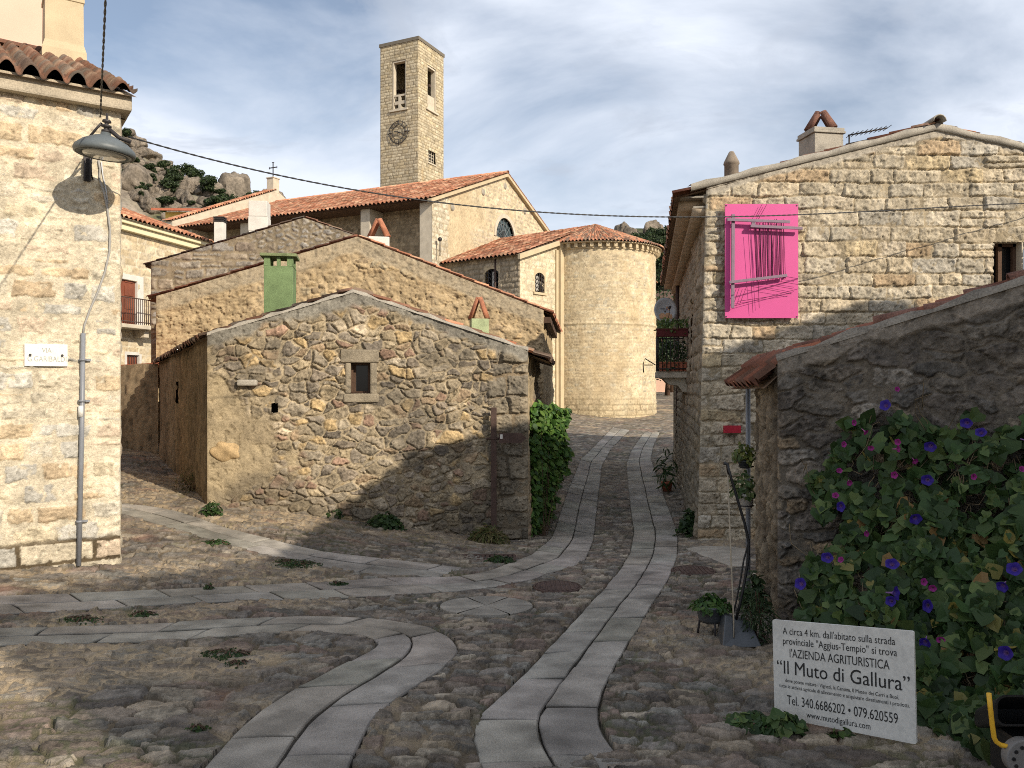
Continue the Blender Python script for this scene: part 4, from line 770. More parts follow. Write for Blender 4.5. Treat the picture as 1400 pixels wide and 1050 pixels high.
m = MB(); p0 = rs(17.0, .7, zb_ + .28); m.tube([p0, p0 + Rn * .22 + Vector((0, 0, .14)), p0 + Rn * .26 + Vector((0, 0, .02)), p0 + Rn * .25 - Vector((0, 0, .16))], .012, 5); m.tube([p0 + Rn * .05, p0 + Rn * .24 - Vector((0, 0, .0))], .01, 5); m.put('drying_arm', M_IRON, bal)
# ---- near right outbuilding
NA = np.array([2.31, 7.0]); NB = NA + np.array([.866, -.5]) * 3.6; nd, nn, NL = dirs(NA, NB); zn0, zn1 = 1.82, 1.82 + .305 * NL
t = thing('old_outbuilding', 'dark weathered stone outbuilding at right with broken tile edge, vine climbing it', 'shed', (2.31, 7, gz(2.31, 7))); OB = t
PAL_N = [(.13, .112, .095), (.17, .145, .118), (.10, .092, .082), (.20, .165, .122), (.14, .122, .10), (.24, .185, .125), (.115, .105, .092), (.18, .16, .135)]
pn = rubble(111, .28, .13, PAL_N, (.135, .115, .09), depth=.05, joint=.012, edge=.02, rough=.028, tilt=.18, warp=.14, wvar=.5, tone=.55, grain=1.0, fill=.25, fvar=1.0)
pn = blend(pn, plaster(112, (.12, .105, .088), (.22, .185, .14), .03, 2.6), lambda U, V: .7 * sst(.0, .45, fbm(U * 1.1, V * 1.6, 113, 4)))
pn = blend(pn, plaster(114, (.20, .175, .145), (.25, .215, .175), .015, 2), lambda U, V: sst(.17, .12, zn0 + .305 * U - V + .04 * fbm(U * 3, V * 3, 115, 3)), .045)
wall('wall', t, NA, NB, [(0, -1.1), (NL, -.9)], [(0, zn0), (NL, zn1)], pn, M_STONE, .010, leanA=(.0, 0), soft=.08, bulge=.06)
NC = np.array([2.56, 8.45]); ps = blend(plaster(116, (.09, .07, .05), (.36, .295, .21), .11, 3.0, 4.0), rubble(118, .22, .2, PAL_N, (.30, .235, .16), depth=.05, joint=.02, edge=.04, rough=.04, warp=.1), lambda U, V: .7 * sst(-.15, .25, fbm(U * 1.7, V * .9, 119, 4)))
wall('wall', t, NC, NA, [(0, -1.1), (1.46, -1.1)], [(0, zn0 - .04), (1.46, zn0)], ps, M_STONE, .012, bulge=.08, soft=.08)
ND = NB + np.array([.5, .866]) * 1.5; sidewall(t, ND, NC, -1, zn1, zn0, pn, .1); sidewall(t, NB, ND, -1, zn1, zn1, pn, .15)
tiles('eave_tiles', t, (2.17, 7.02, 1.60), (2.27, 8.5, 1.58), (2.46, 6.98, 1.88), (2.6, 8.45, 1.86), pitch=.19, course=.3, pal=[(.22, .10, .07), (.28, .12, .08), (.17, .095, .07)], seed=118, amp=.05, S_=10, jit=.02)
tiles('roof', t, (2.40, 7.0, 1.83), (2.55, 8.5, 1.82), (NB[0] + .05, NB[1] + .14, zn1 - .01), (ND[0], ND[1] + .1, zn1 + .0), pitch=.2, course=.33, pal=[(.26, .11, .075), (.33, .13, .08), (.20, .10, .075)], seed=117, amp=.05, S_=10, jit=.02, sag=.01)
rng = random.Random(5); nd3 = Vector((nd[0], nd[1], .305)).normalized(); nn3 = Vector((nn[0], nn[1], 0)); upn = nd3.cross(nn3); upn = upn if upn.z > 0 else -upn; p = Vector((*NA, zn0)) - nn3 * .12
s = -.28
while s < NL:
    L_ = rng.uniform(.30, .42); q = rng.uniform(-.02, .03)
    m = MB()
    if rng.random() < .55: halftile(m, p + nd3 * s + upn * (q - .005) + nn3 * rng.uniform(-.03, .03), p + nd3 * (s + L_ * rng.uniform(.8, 1.1)) + upn * (q - .025 + rng.uniform(-.02, .01)) + nn3 * rng.uniform(-.03, .03), .095, upn, 7)
    if m.v: m.put('verge_tile', M_VT, t)
    s += L_
m = MB(); p = Vector((2.5, 8.52, gz(2.5, 8.5))); m.tube([p + Vector((0, 0, -.05)), p + Vector((.0, .0, 2.15))], .026, 8); m.put('downpipe', M_PIPE, t)
m = MB(); q_ = Vector((*NA, zn0))
for i in range(24):
    s0, s1 = NL * i / 24 / nd3.xy.length, NL * (i + 1) / 24 / nd3.xy.length; wv = [.035 + .016 * math.sin(k * 2.1) + .012 * math.sin(k * 5.3) for k in (i, i + 1)]; a_, b_ = q_ + nd3 * s0, q_ + nd3 * s1
    m.add([a_ + nn3 * .05 - upn * .02, b_ + nn3 * .05 - upn * .02, b_ + nn3 * .03 + upn * wv[1], a_ + nn3 * .03 + upn * wv[0], a_ - nn3 * .16 + upn * (wv[0] + .02), b_ - nn3 * .16 + upn * (wv[1] + .02)], [(0, 1, 2, 3), (3, 2, 5, 4)], True)
m.put('coping', surf('dirty_mortar', (.22, .195, .16), scale=5, var=.4, bump=.8, bdist=.012, bscale=45), t)
# ---- houses across the square behind the camera (their shadow falls across the foreground)
def plain_house(label, A, d, wdt, dep, zE, rise):
    A = V2(A); d = np.array(d, float); d /= np.hypot(*d); b = np.array([-d[1], d[0]]); c = A + d * wdt / 2; t = thing('stone_house', label, 'house', (*c, gz(*c)))
    q = [A, A + d * wdt, A + d * wdt + b * dep, A + b * dep]; m = MB(); m.add([(*p, z) for z in (-1.2, zE) for p in q], [(0, 1, 5, 4), (1, 2, 6, 5), (2, 3, 7, 6), (3, 0, 4, 7)])
    ma, mb_ = (q[0] + q[3]) / 2, (q[1] + q[2]) / 2
    if rise: m.add([(*q[0], zE), (*q[3], zE), (*ma, zE + rise), (*q[1], zE), (*q[2], zE), (*mb_, zE + rise)], [(0, 1, 2), (3, 4, 5)])
    m.put('wall', M_PALE, t); rz = zE + rise
    for k, (a, bb) in enumerate(((q[0], q[1]), (q[2], q[3]))):
        e = (ma, mb_) if k == 0 else (mb_, ma); tiles('roof', t, (*a, zE + .03), (*bb, zE + .03), (*e[0], rz + .05), (*e[1], rz + .05), pitch=.4, course=.6, S_=6, seed=120 + k)
    return t
plain_house('pale stone house standing across the square behind the viewer at right', (21.4, .2), (0, 1), 5.1, 15.4, 6.35, 2.6)
plain_house('tall pale stone house standing obliquely behind the viewer', (8.4, -1.5), (-1, -1), 3.39, 8.0, 8.2, 1.4)
# ---------------------------------------------------------------- church
ca = np.array([-.9, .436]); ca /= np.hypot(*ca); cb = np.array([-ca[1], ca[0]]); cb = cb if cb[1] > 0 else -cb; ca3, cb3 = Vector((*ca, 0)), Vector((*cb, 0)); Z3 = Vector((0, 0, 1))
N0 = np.array([-4.2, 42.3]); NW = 17.2; NLn = 18.5; zNe, zNr = 11.2, 14.6
PAL_C = [(.50, .42, .27), (.46, .385, .25), (.53, .45, .30), (.43, .35, .225), (.49, .40, .27)]
PAL_C = [(a_, b_ * 1.02, c_ * 1.13) for a_, b_, c_ in PAL_C]
pc = coursed(131, .17, .24, .28, .62, PAL_C, (.36, .285, .175), depth=.03, joint=.02, edge=.03, rough=.015, tilt=.05, warp=.015, tone=.28, grain=.35)
pc2 = blend(coursed(132, .20, .32, .3, .8, PAL_C, (.54, .45, .30), depth=.03, joint=.06, edge=.05, rough=.012, warp=.05, tone=.22), plaster(133, (.55, .45, .29), (.47, .375, .24), .015), lambda U, V: sst(.1, -.25, fbm(U * .35, V * .45, 134, 4) + .05 * (U - 8)))
quo = coursed(135, .26, .34, .4, .7, [(.56, .50, .38), (.52, .46, .34)], (.36, .30, .2), depth=.03, joint=.03, edge=.03, rough=.01, warp=.02)
pc2 = blend(pc2, quo, lambda U, V: sst(1.75, 1.6, U + .3 * (hsh(np.floor(V / .3), np.floor(V / .3), 3) - .5)))
t = thing('church', 'cream stone church with orange tile roofs and round apse beyond stone houses', 'church', (1, 44, gz(1, 44))); CH = t
uL = NW / 2; lz = 10.6
wall('wall', t, N0, N0 + cb * NW, [(0, -1), (NW, -1)], [(0, zNe), (uL, zNr), (NW, zNe)], pc2, M_FAR, .06, [(uL, lz, 1.35)])
NR = N0 + cb * 1.3
pcs = coursed(136, .18, .24, .3, .6, [(.34, .27, .18), (.30, .24, .16), (.37, .30, .2)], (.25, .2, .13), depth=.03, joint=.02, edge=.03, rough=.015, warp=.02)
wall('wall', t, NR + ca * NLn, NR, [(0, 0), (NLn, 0)], [(0, zNe + .35), (NLn, zNe + .35)], pcs, M_FAR, .08)
sidewall(t, N0 + ca * NLn + cb * NW, N0 + ca * NLn, 0, zNe, zNe, pc, .3, M_FAR); sidewall(t, N0 + cb * NW, N0 + cb * NW + ca * NLn, 0, zNe, zNe, pc, .3, M_FAR)
for s_, w_ in ((0.02, .75), (4.0, .6), (8.4, .6), (12.8, .6), (17.4, .9)): m = MB(); m.obox(Vector((*(N0 + ca * (s_ + w_ / 2) + cb * .66), 0)) + Z3 * (zNe / 2), (ca3, cb3, Z3), (w_ / 2, .65, zNe / 2)); m.put('buttress', M_PALE, t)

m = MB(); m.obox(Vector((*(N0 + ca * NLn / 2 + cb * .45), zNe + .10)), (ca3, cb3, Z3), (NLn / 2, .75, .09)); m.put('eave_soffit', M_DWOOD, t)
rp = V2(N0) + cb * uL; R0_, R1_ = Vector((*(rp - ca * .25), zNr + .12)), Vector((*(rp + ca * NLn), zNr + .12)); e0 = Vector((*(N0 - cb * .45 - ca * .25), zNe + .10)); e1 = Vector((*(N0 - cb * .45 + ca * NLn), zNe + .10)); f0 = Vector((*(N0 + cb * (NW + .45) - ca * .25), zNe + .10)); f1 = f0 + ca3 * (NLn + .25)
tiles('roof', t, e0, e1, R0_, R1_, pitch=.27, course=.42, seed=141, amp=.06, S_=6); tiles('roof', t, f1, f0, R1_, R0_, pitch=.27, course=.42, seed=142, amp=.06, S_=6); ridge_caps('ridge_tiles', t, R0_ + Z3 * .02, R1_ + Z3 * .02, .14, .45)
m = MB(); n3 = -ca3
for a, b in ((N0 - cb * .45, zNe + .02), (N0 + cb * (NW + .45), zNe + .02)):
    p, q = Vector((*a, b)), Vector((*rp, zNr + .04)); m.prism([p - Z3 * .16, q - Z3 * .16, q + Z3 * .03, p + Z3 * .03], n3 * .24)
m.put('verge', M_CREAM, t)
# lunette window
lc = Vector((*(N0 + cb * uL), lz)); m = MB(); th = np.linspace(0, math.pi, 17)
for i in range(16):
    for r0_, r1_ in ((1.30, 1.55),): m.prism([lc + cb3 * math.cos(th[i]) * r0_ + Z3 * math.sin(th[i]) * r0_, lc + cb3 * math.cos(th[i]) * r1_ + Z3 * math.sin(th[i]) * r1_, lc + cb3 * math.cos(th[i + 1]) * r1_ + Z3 * math.sin(th[i + 1]) * r1_, lc + cb3 * math.cos(th[i + 1]) * r0_ + Z3 * math.sin(th[i + 1]) * r0_], n3 * .08)
lw = m.put('window', M_PALE, t); m = MB(); m.add([lc - n3 * .15 + cb3 * math.cos(a) * 1.38 + Z3 * math.sin(a) * 1.38 for a in th], [tuple(range(17))]); m.put('pane', M_LUNET, lw); m = MB()
for a in th[2:-1:2]: m.tube([lc - n3 * .08, lc - n3 * .08 + cb3 * math.cos(a) * 1.35 + Z3 * math.sin(a) * 1.35], .035, 5)
for r_ in (.55, .95): m.tube([lc - n3 * .08 + cb3 * math.cos(a) * r_ + Z3 * math.sin(a) * r_ for a in th], .03, 5)
m.put('window_bars', M_LAMP, lw)
for du, dz in ((-2.9, 12.9), (0, 13.9), (2.9, 12.9), (-6.5, 11.3)): c_ = Vector((*(N0 + cb * (uL + du)), dz)) + n3 * .03; m = MB(); m.add([c_ + cb3 * .2 * math.cos(a) + Z3 * .2 * math.sin(a) for a in np.linspace(0, 6.283, 13)[:-1]] + [c_ + n3 * .05 + cb3 * .14 * math.cos(a) + Z3 * .14 * math.sin(a) for a in np.linspace(0, 6.283, 13)[:-1]], [(i, (i + 1) % 12, 12 + (i + 1) % 12, 12 + i) for i in range(12)] + [tuple(range(12, 24))]); m.put('vent_rosette', M_MORT, t)
# raised front gable with a small cross, far end of the ridge
fp = V2(N0) + ca * (NLn - .1); m = MB(); q = [Vector((*(fp - cb * .6), zNe - .1)), Vector((*(fp - cb * .6), zNe + .5)), Vector((*(fp + cb * uL), zNr + 1.0)), Vector((*(fp + cb * (NW + .6)), zNe + .5)), Vector((*(fp + cb * (NW + .6)), zNe - .1))]; m.prism(q, ca3 * .7); m.put('front_gable', M_PALE, t)
a_, b_, c_ = (Vector((*(fp - ca * .05 + cb * k), z)) for k, z in ((-.7, zNe + .52), (uL, zNr + 1.05), (NW + .7, zNe + .52))); o_ = ca3 * .85
tiles('front_gable_tiles', t, a_, b_, a_ + o_ + Z3 * .05, b_ + o_ + Z3 * .05, pitch=.25, seed=143, amp=.05, S_=6)
p = Vector((*(fp + ca * .3 + cb * uL), zNr + 1)); m = MB(); m.obox(p + Z3 * .30, (ca3, cb3, Z3), (.31, .31, .52)); m.obox(p + Z3 * .86, (ca3, cb3, Z3), (.36, .36, .04)); pd = m.put('cross_pedestal', M_PALE, t, .02); m = MB()
m.tube([p + Z3 * .9, p + Z3 * 2.05], .04, 6); m.tube([p + Z3 * 1.65 - ca3 * .36, p + Z3 * 1.65 + ca3 * .36], .04, 6)
for s_ in (-.36, .36): m.tube([p + Z3 * 1.56 + ca3 * s_, p + Z3 * 1.74 + ca3 * s_], .025, 5)
m.tube([p + Z3 * 2.03 - ca3 * .1, p + Z3 * 2.03 + ca3 * .1], .025, 5); m.put('cross', M_IRON, pd)
# choir and apse
K = np.array([.4, 40.0]); qa = np.array([-.785, .62]); qa /= np.hypot(*qa); qb = np.array([-qa[1], qa[0]]); qb = qb if qb[1] > 0 else -qb; qa3, qb3 = Vector((*qa, 0)), Vector((*qb, 0)); zK = 8.05; AR = 3.39; bW = 3.5; AC = K + qb * (bW + AR); zA = 9.0; zAp = 10.55
def kend(px, py): u, Y = on_line(K, K + qb * 10, px); return u, zpx(py, Y)
def kside(px, py): u, Y = on_line(K + qa * 7, K, px); return u, zpx(py, Y)
e_u0, e_z1 = kend(731, 371); e_u1, e_z0 = kend(744, 401); s_u0, s_z1 = kside(663, 368); s_u1, s_z0 = kside(682, 398)
pe = coursed(137, .22, .30, .35, .75, [(.56, .49, .35), (.53, .46, .33), (.58, .51, .37)], (.48, .40, .27), depth=.025, joint=.02, edge=.025, rough=.01, warp=.015, tone=.16)
Wd = 2 * (bW + AR)
wall('wall', t, K, K + qb * Wd, [(0, -1.5), (Wd, -1.5)], [(0, zK), (Wd / 2, zK + 2.4), (Wd, zK)], pe, M_FAR, .05, [(e_u0, e_u1, e_z0, e_z1)])
pk_ = coursed(138, .22, .34, .3, .8, [(.36, .30, .215), (.32, .265, .19), (.40, .335, .24)], (.26, .21, .14), depth=.06, joint=.03, edge=.04, rough=.03, warp=.04, tone=.3)
wall('wall', t, K + qa * 7, K, [(0, 0), (7, 0)], [(0, zK), (7, zK)], pk_, M_FAR, .05, [(s_u0, s_u1, s_z0, s_z1)])
g0 = Vector((*(K - qb * .35 - qa * .12), zK - .02)); gR = Vector((*(AC - qa * .0), zAp)); tiles('roof', t, g0, g0 + qa3 * 8, gR, gR + qa3 * 8, pitch=.27, course=.40, seed=144, amp=.06, S_=7); g1 = Vector((*(K + qb * (Wd + .35) - qa * .12), zK - .02)); tiles('roof', t, g1 + qa3 * 8, g1, gR + qa3 * 8, gR, pitch=.27, course=.4, seed=145, amp=.06, S_=6)
p, q = g0 + Z3 * -.03, Vector((*(K + qb * (bW + .3) - qa * .12), zK + .335 * (bW + .45))); m = MB(); m.prism([p - Z3 * .26, q - Z3 * .26, q, p], -qa3 * .16); m.put('verge', M_CREAM, t, .01)
thA = np.linspace(0, math.pi, 230); zz = np.linspace(-1.2, zA, 205); U, Vv = np.meshgrid(thA * AR, zz, indexing='ij')
pap = coursed(139, .14, .20, .25, .5, [(.53, .44, .295), (.50, .41, .275), (.56, .475, .325), (.47, .39, .265), (.51, .45, .33)], (.52, .43, .28), depth=.022, joint=.010, edge=.02, rough=.018, tilt=.05, warp=.02, tone=.18, grain=.4, fill=.4, fvar=.6)
pap = stain(pap, lambda U, V: (.35 * sst(.1, .6, fbm(U * 1.2, V * .4, 146, 4) + .2), (.46, .33, .17)))
pap = blend(pap, coursed(147, .24, .30, .4, .8, [(.50, .41, .26), (.46, .37, .235)], (.22, .17, .1), depth=.05, joint=.03, edge=.03, rough=.03, warp=.03), lambda U, V: .7 * sst(1.0, .5, V + .5 * fbm(U * .6, V, 148, 3)))
h_, c_, _ = pap(U, Vv); rr = AR + h_ + .05 * ((Vv > 4.72) & (Vv < 4.80)); TH = U / AR
G = np.stack([AC[0] + rr * (-qb[0] * np.cos(TH) - qa[0] * np.sin(TH)), AC[1] + rr * (-qb[1] * np.cos(TH) - qa[1] * np.sin(TH)), Vv], -1)
uc = (U[:-1, :-1] + U[1:, 1:]) / 2; vc = (Vv[:-1, :-1] + Vv[1:, 1:]) / 2
wc = 2.02 * AR; opn = (np.abs(uc - wc) < .34) & (vc > 6.35) & ((vc < 8.15) | ((uc - wc) ** 2 + (vc - 8.15) ** 2 < .34 ** 2))
obj('apse_wall', gridmesh('apse_wall', G, c_, ~opn), M_FAR, t)
def apt(th, r, z): return Vector((AC[0] + r * (-qb[0] * math.cos(th) - qa[0] * math.sin(th)), AC[1] + r * (-qb[1] * math.cos(th) - qa[1] * math.sin(th)), z))
m = MB(); m.add([apt(2.02 + d, AR - .35, z) for d, z in ((-.16, 6.2), (.16, 6.2), (.16, 8.6), (-.16, 8.6))], [(0, 1, 2, 3)])
for s_ in (-1, 1): m.add([apt(2.02 + s_ * .1, AR - .35, 6.3), apt(2.02 + s_ * .1, AR + .01, 6.3), apt(2.02 + s_ * .1, AR + .01, 8.3), apt(2.02 + s_ * .1, AR - .35, 8.3)], [(0, 1, 2, 3)])
m.add([apt(1.91, AR - .35, 6.33), apt(2.13, AR - .35, 6.33), apt(2.13, AR + .08, 6.33), apt(1.91, AR + .08, 6.33)], [(0, 1, 2, 3)]); m.put('window_niche', M_PALE, t)
m = MB()
for r0_, r1_, z0_, z1_ in ((AR - .1, AR + .07, zA - .30, zA - .24), (AR - .1, AR + .34, zA - .02, zA + .04)):
    vs, fs = [], []
    for i, th_ in enumerate(np.linspace(0, math.pi, 49)): vs += [apt(th_, r0_, z0_), apt(th_, r1_, z0_), apt(th_, r1_, z1_), apt(th_, r0_, z1_)]
    for i in range(48):
        for j in range(4): fs.append((4 * i + j, 4 * i + (j + 1) % 4, 4 * i + 4 + (j + 1) % 4, 4 * i + 4 + j))
    m.add(vs, fs)
m.put('apse_cornice', M_CREAM, t); m = MB()
for i in range(27):
    th_ = (i + .5) / 27 * math.pi; m = MB(); p = apt(th_, AR + .13, zA - .13); n_ = (apt(th_, AR + 1, 0) - apt(th_, AR, 0)); m.obox(p, (n_, Z3.cross(n_), Z3), (.13, .085, .11)); m.put('corbel', M_CREAM, t)
# conical apse roof: a fan of tile courses
nc, S_ = 64, 7; k = np.arange(nc * S_ + 1); ph = (k % S_) / S_; tid = (k // S_) * 2 + (ph >= .62); th_ = k / (nc * S_) * (math.pi + .1) - .05; rows, cols = [], []
for r in range(10):
    q = hsh(tid, np.full(len(k), r), 151)
    for e in (0, 1):
        tt = (r + e) / 10; rad = (AR + .48) * (1 - tt); am = .055 * (1 - .75 * tt); prof = np.where(ph < .62, np.sin(np.pi * ph / .62) * am, -.5 * am * np.sin(np.pi * (ph - .62) / .38)) + (.025 if e == 0 else 0) + (q - .5) * .012
        G = np.stack([AC[0] + rad * (-qb[0] * np.cos(th_) - qa[0] * np.sin(th_)), AC[1] + rad * (-qb[1] * np.cos(th_) - qa[1] * np.sin(th_)), zA + .06 + (zAp + .02 - zA) * tt + prof], -1)
        c = pick(TILE_NEW + TILE_OLD[:4], hsh(tid, np.full(len(k), r), 152)) * (.7 + .45 * hsh(tid, np.full(len(k), r), 153))[:, None]
        if r == 0 and e == 0: rows.append(G - np.array([0, 0, .04])); cols.append(c * .8)
        rows.append(G); cols.append(c)
obj('apse_roof', gridmesh('apse_roof', np.stack(rows, 1), np.stack(cols, 1)), M_TILE, t)
m = MB(); c_ = K + qb * (bW - .12); m.obox(Vector((*(c_ - qa * .12), (zA - 1.2) / 2)), (qa3, qb3, Z3), (.13, .20, (zA + 1.1) / 2)); m.obox(Vector((*(K + qb * (bW - .42) - qa * .05), (zA - 1.5) / 2)), (qa3, qb3, Z3), (.06, .10, (zA + .8) / 2)); m.put('pilaster', M_CREAM, t)
m = MB(); p = K + qa * 1.55 - qb * .06; m.tube([(*p, zK - .1), (*p, 2)], .05, 6); p = N0 - ca * .12 + cb * .15; m.put('downpipe', M_RUST, t)
def arched(nm, A, d, u0, u1, z0, z1):
    d3 = Vector((d[0], d[1], 0)); n = Vector((d[1], -d[0], 0)); A3 = Vector((A[0], A[1], 0)); w_ = u1 - u0; m = MB()
    def pt(u, z, o): return A3 + d3 * u + n * o + Z3 * z
    arc = [(u0 + w_ * i / 10, z1 - .02 - w_ * .22 * (2 * i / 10 - 1) ** 2) for i in range(11)]
    for (ua_, za_), (ub_, zb2) in zip(arc[:-1], arc[1:]): m.prism([pt(ua_, za_, -.05), pt(ub_, zb2, -.05), pt(ub_, z1 + .16, -.05), pt(ua_, z1 + .16, -.05)], n * .085)
    m.wbox(A, d, u0 - .1, u0, z0, z1 + .16, -.05, .03); m.wbox(A, d, u1, u1 + .1, z0, z1 + .16, -.05, .03); m.wbox(A, d, u0 - .16, u1 + .16, z0 - .12, z0, -.05, .10); fr = m.put('window', M_CREAM, t)
    m = MB(); m.wbox(A, d, u0, u1, z0, z1, -.32, -.30); m.put('pane', M_GLASS, fr)
    m = MB(); cu, r = (u0 + u1) / 2, w_ * .2
    for k in (-1, 1):
        for j in range(5):
            zc_ = z0 + (z1 - z0) * (j + .5) / 5; m.tube([pt(cu + k * w_ * .27 + r * math.cos(a) * (1 - a / 9), zc_ + r * math.sin(a) * (1 - a / 9), .0) for a in np.linspace(0, 7, 14)], .02, 5)
    for j in range(1, 4): m.tube([pt(u0 + w_ * j / 4, z0, -.01), pt(u0 + w_ * j / 4, z1, -.01)], .018, 5)
    m.put('window_grille', M_IRON, fr); m = MB(); m.wbox(A, d, cu - w_ * .14, cu + w_ * .14, z0 + .1, z1 - .15, -.2, -.16); m.put('curtain', M_WHITE, fr)
arched('w', K, qb, e_u0, e_u1, e_z0, e_z1); arched('w', K + qa * 7, -qa, s_u0, s_u1, s_z0, s_z1)
m = MB(); p = Vector((*(N0 - ca * .3 + cb * .3), 8.75)); m.tube([p + Z3 * -.4, p + Z3 * .5], .03, 6); m.lathe([(0, .62), (.1, .55), (.12, .45), (.06, .38)], p, 10); m.put('wall_lamp', M_IRON, t)
# ---------------------------------------------------------------- bell tower
T0 = np.array([(572 - 700) / F * 60, 60.0]); tL, tR, zT = 3.43, 3.66, zpx(54, 60)
t = thing('bell_tower', 'tall square cream brick bell tower with iron clock behind the church', 'tower', (*(T0 + ca * 1.7 + cb * 1.8), 2))
pt_ = coursed(161, .22, .235, .36, .60, [(.50, .43, .30), (.45, .39, .275), (.54, .47, .335), (.42, .355, .245), (.48, .40, .26)], (.25, .20, .125), depth=.03, joint=.03, edge=.02, rough=.01, tilt=.03, warp=.006, tone=.25, grain=.3)
TA = T0 + ca * tL
def tl(px, py): u, Y = on_line(TA, T0, px); return u, zpx(py, Y)
def tr(px, py): u, Y = on_line(T0, T0 + cb * tR, px); return u, zpx(py, Y)
lu0, lz1 = tl(536.5, 84); lu1, lz0 = tl(555, 148); ru0, rz1_ = tr(584, 88); ru1, rz0_ = tr(596, 155); su0, sz1 = tr(585, 204.5); su1, sz0 = tr(595, 226)
stn = lambda U, V: (.5 * sst(.22, .05, np.abs(U - .55)) * sst(18.6, 17.5, V) * (.6 + .6 * fbm(U * 6, V * 1.2, 162, 3)), (.40, .26, .12))
wall('wall', t, TA, T0, [(0, 6), (tL, 6)], [(0, zT), (tL, zT)], pt_, M_FAR, .05, [(lu0, lu1, lz0, lz1)], soft=.02)
wall('wall', t, T0, T0 + cb * tR, [(0, 6), (tR, 6)], [(0, zT), (tR, zT)], stain(pt_, stn), M_FAR, .05, [(ru0, ru1, rz0_, rz1_), (su0, su1, sz0, sz1)], soft=.02)
TD = TA + cb * tR; sidewall(t, T0 + cb * tR, TD, 6, zT, zT, pt_, .15, M_FAR); sidewall(t, TD, TA, 6, zT, zT, pt_, .15, M_FAR)
ctr = Vector((*((T0 + TD) / 2), 0)); m = MB(); m.obox(ctr + Z3 * (zT + .12), (ca3, cb3, Z3), (tL / 2 + .07, tR / 2 + .07, .13)); m.put('coping', surf('dark_coping', (.16, .14, .11), var=.2), t, .01)
m = MB(); m.obox(ctr + Z3 * (lz0 - .25), (ca3, cb3, Z3), (tL / 2 - .05, tR / 2 - .05, .06)); m.obox(ctr + Z3 * (zT - .15), (ca3, cb3, Z3), (tL / 2 - .05, tR / 2 - .05, .06)); m.put('belfry_floor', M_DWOOD, t)
m = MB()                                        # jambs, heads and sills of the belfry openings
for A_, d_, u0_, u1_, z0_, z1_ in ((TA, -ca, lu0, lu1, lz0, lz1), (T0, cb, ru0, ru1, rz0_, rz1_)):
    for q in ((u0_ - .02, u0_ + .10, z0_, z1_), (u1_ - .10, u1_ + .02, z0_, z1_), (u0_ - .02, u1_ + .02, z1_ - .14, z1_ + .02)): m.wbox(A_, d_, *q, -.40, -.03)
    m.wbox(A_, d_, u0_ - .22, u1_ + .22, z0_ - .14, z0_, -.35, .14)
m.wbox(T0, cb, ru0 + .1, ru1 - .1, rz0_, rz0_ + 1.15, -.3, -.12); m.put('opening_frame', M_PALE, t)
m = MB(); uw = lu1 - lu0; uc_ = (lu0 + lu1) / 2          # pierced cross parapet
for q in ((lu0, lu1, lz0 + 1.02, lz0 + 1.16), (lu0, lu1, lz0, lz0 + .12), (lu0, lu0 + .11, lz0 + .12, lz0 + 1.02), (lu1 - .11, lu1, lz0 + .12, lz0 + 1.02), (uc_ - .11, uc_ + .11, lz0 + .12, lz0 + 1.02), (lu0 + .16, uc_ - .11, lz0 + .42, lz0 + .66), (uc_ + .11, lu1 - .16, lz0 + .42, lz0 + .66)): m.wbox(TA, -ca, *q, -.18, -.06)
m.put('parapet', M_PALE, t)
m = MB(); bc = ctr + Z3 * (lz0 + 1.0); m.lathe([(0, 1.0), (.12, 1.0), (.22, .9), (.30, .5), (.36, .25), (.50, .0), (.46, .0), (.3, .3), (.2, .8), (0, .88)], bc, 20); m.obox(bc + Z3 * 1.15, (ca3, cb3, Z3), (tL / 2 - .1, .09, .09)); m.put('bell', M_RUST, t)
m = MB(); m.wbox(T0, cb, su0, su1, sz0, sz1, -.22, -.2); sw = m.put('window', M_GLASS, t); m = MB()
for i in range(4): m.wbox(T0, cb, su0 + (su1 - su0) * i / 3 - .02, su0 + (su1 - su0) * i / 3 + .02, sz0, sz1, -.18, -.12)
for i in range(5): m.wbox(T0, cb, su0, su1, sz0 + (sz1 - sz0) * i / 4 - .02, sz0 + (sz1 - sz0) * i / 4 + .02, -.18, -.13)
m.wbox(T0, cb, su0 - .08, su1 + .08, sz0 - .1, sz0, -.1, .08); m.put('window_bars', M_PALE, sw)
cu_, cz_ = tl(545.6, 181.3); cp = Vector((*(TA - ca * cu_), cz_)) - cb3 * .10; xd = -ca3
def ring(mb, r, k): mb.tube([cp + xd * r * math.cos(a) + Z3 * r * math.sin(a) for a in np.linspace(0, 2 * math.pi, 41)], k, 6, False)
m = MB(); ring(m, .84, .028); ring(m, .55, .022); m.tube([cp, cp + cb3 * .2], .05, 6)
for k in range(4): a = k * math.pi / 2; m.tube([cp + (xd * math.cos(a) + Z3 * math.sin(a)) * .8, cp + (xd * math.cos(a) + Z3 * math.sin(a)) * 1.02 + cb3 * .11], .03, 5)
ck = m.put('clock', M_IRON, t); m = MB()
for k in range(12): a = k * math.pi / 6; e = xd * math.cos(a) + Z3 * math.sin(a); m.tube([cp + e * .57, cp + e * .82], .036 if k % 3 == 0 else .028, 6)
m.put('hour_marks', M_IRON, ck); m = MB()
for a, l in ((2.85, .36), (5.9, .5)): m.tube([cp - cb3 * .03 - (xd * math.cos(a) + Z3 * math.sin(a)) * .14, cp - cb3 * .03 + (xd * math.cos(a) + Z3 * math.sin(a)) * l], [.045, .03], 6)
m.put('clock_hands', M_IRON, ck)
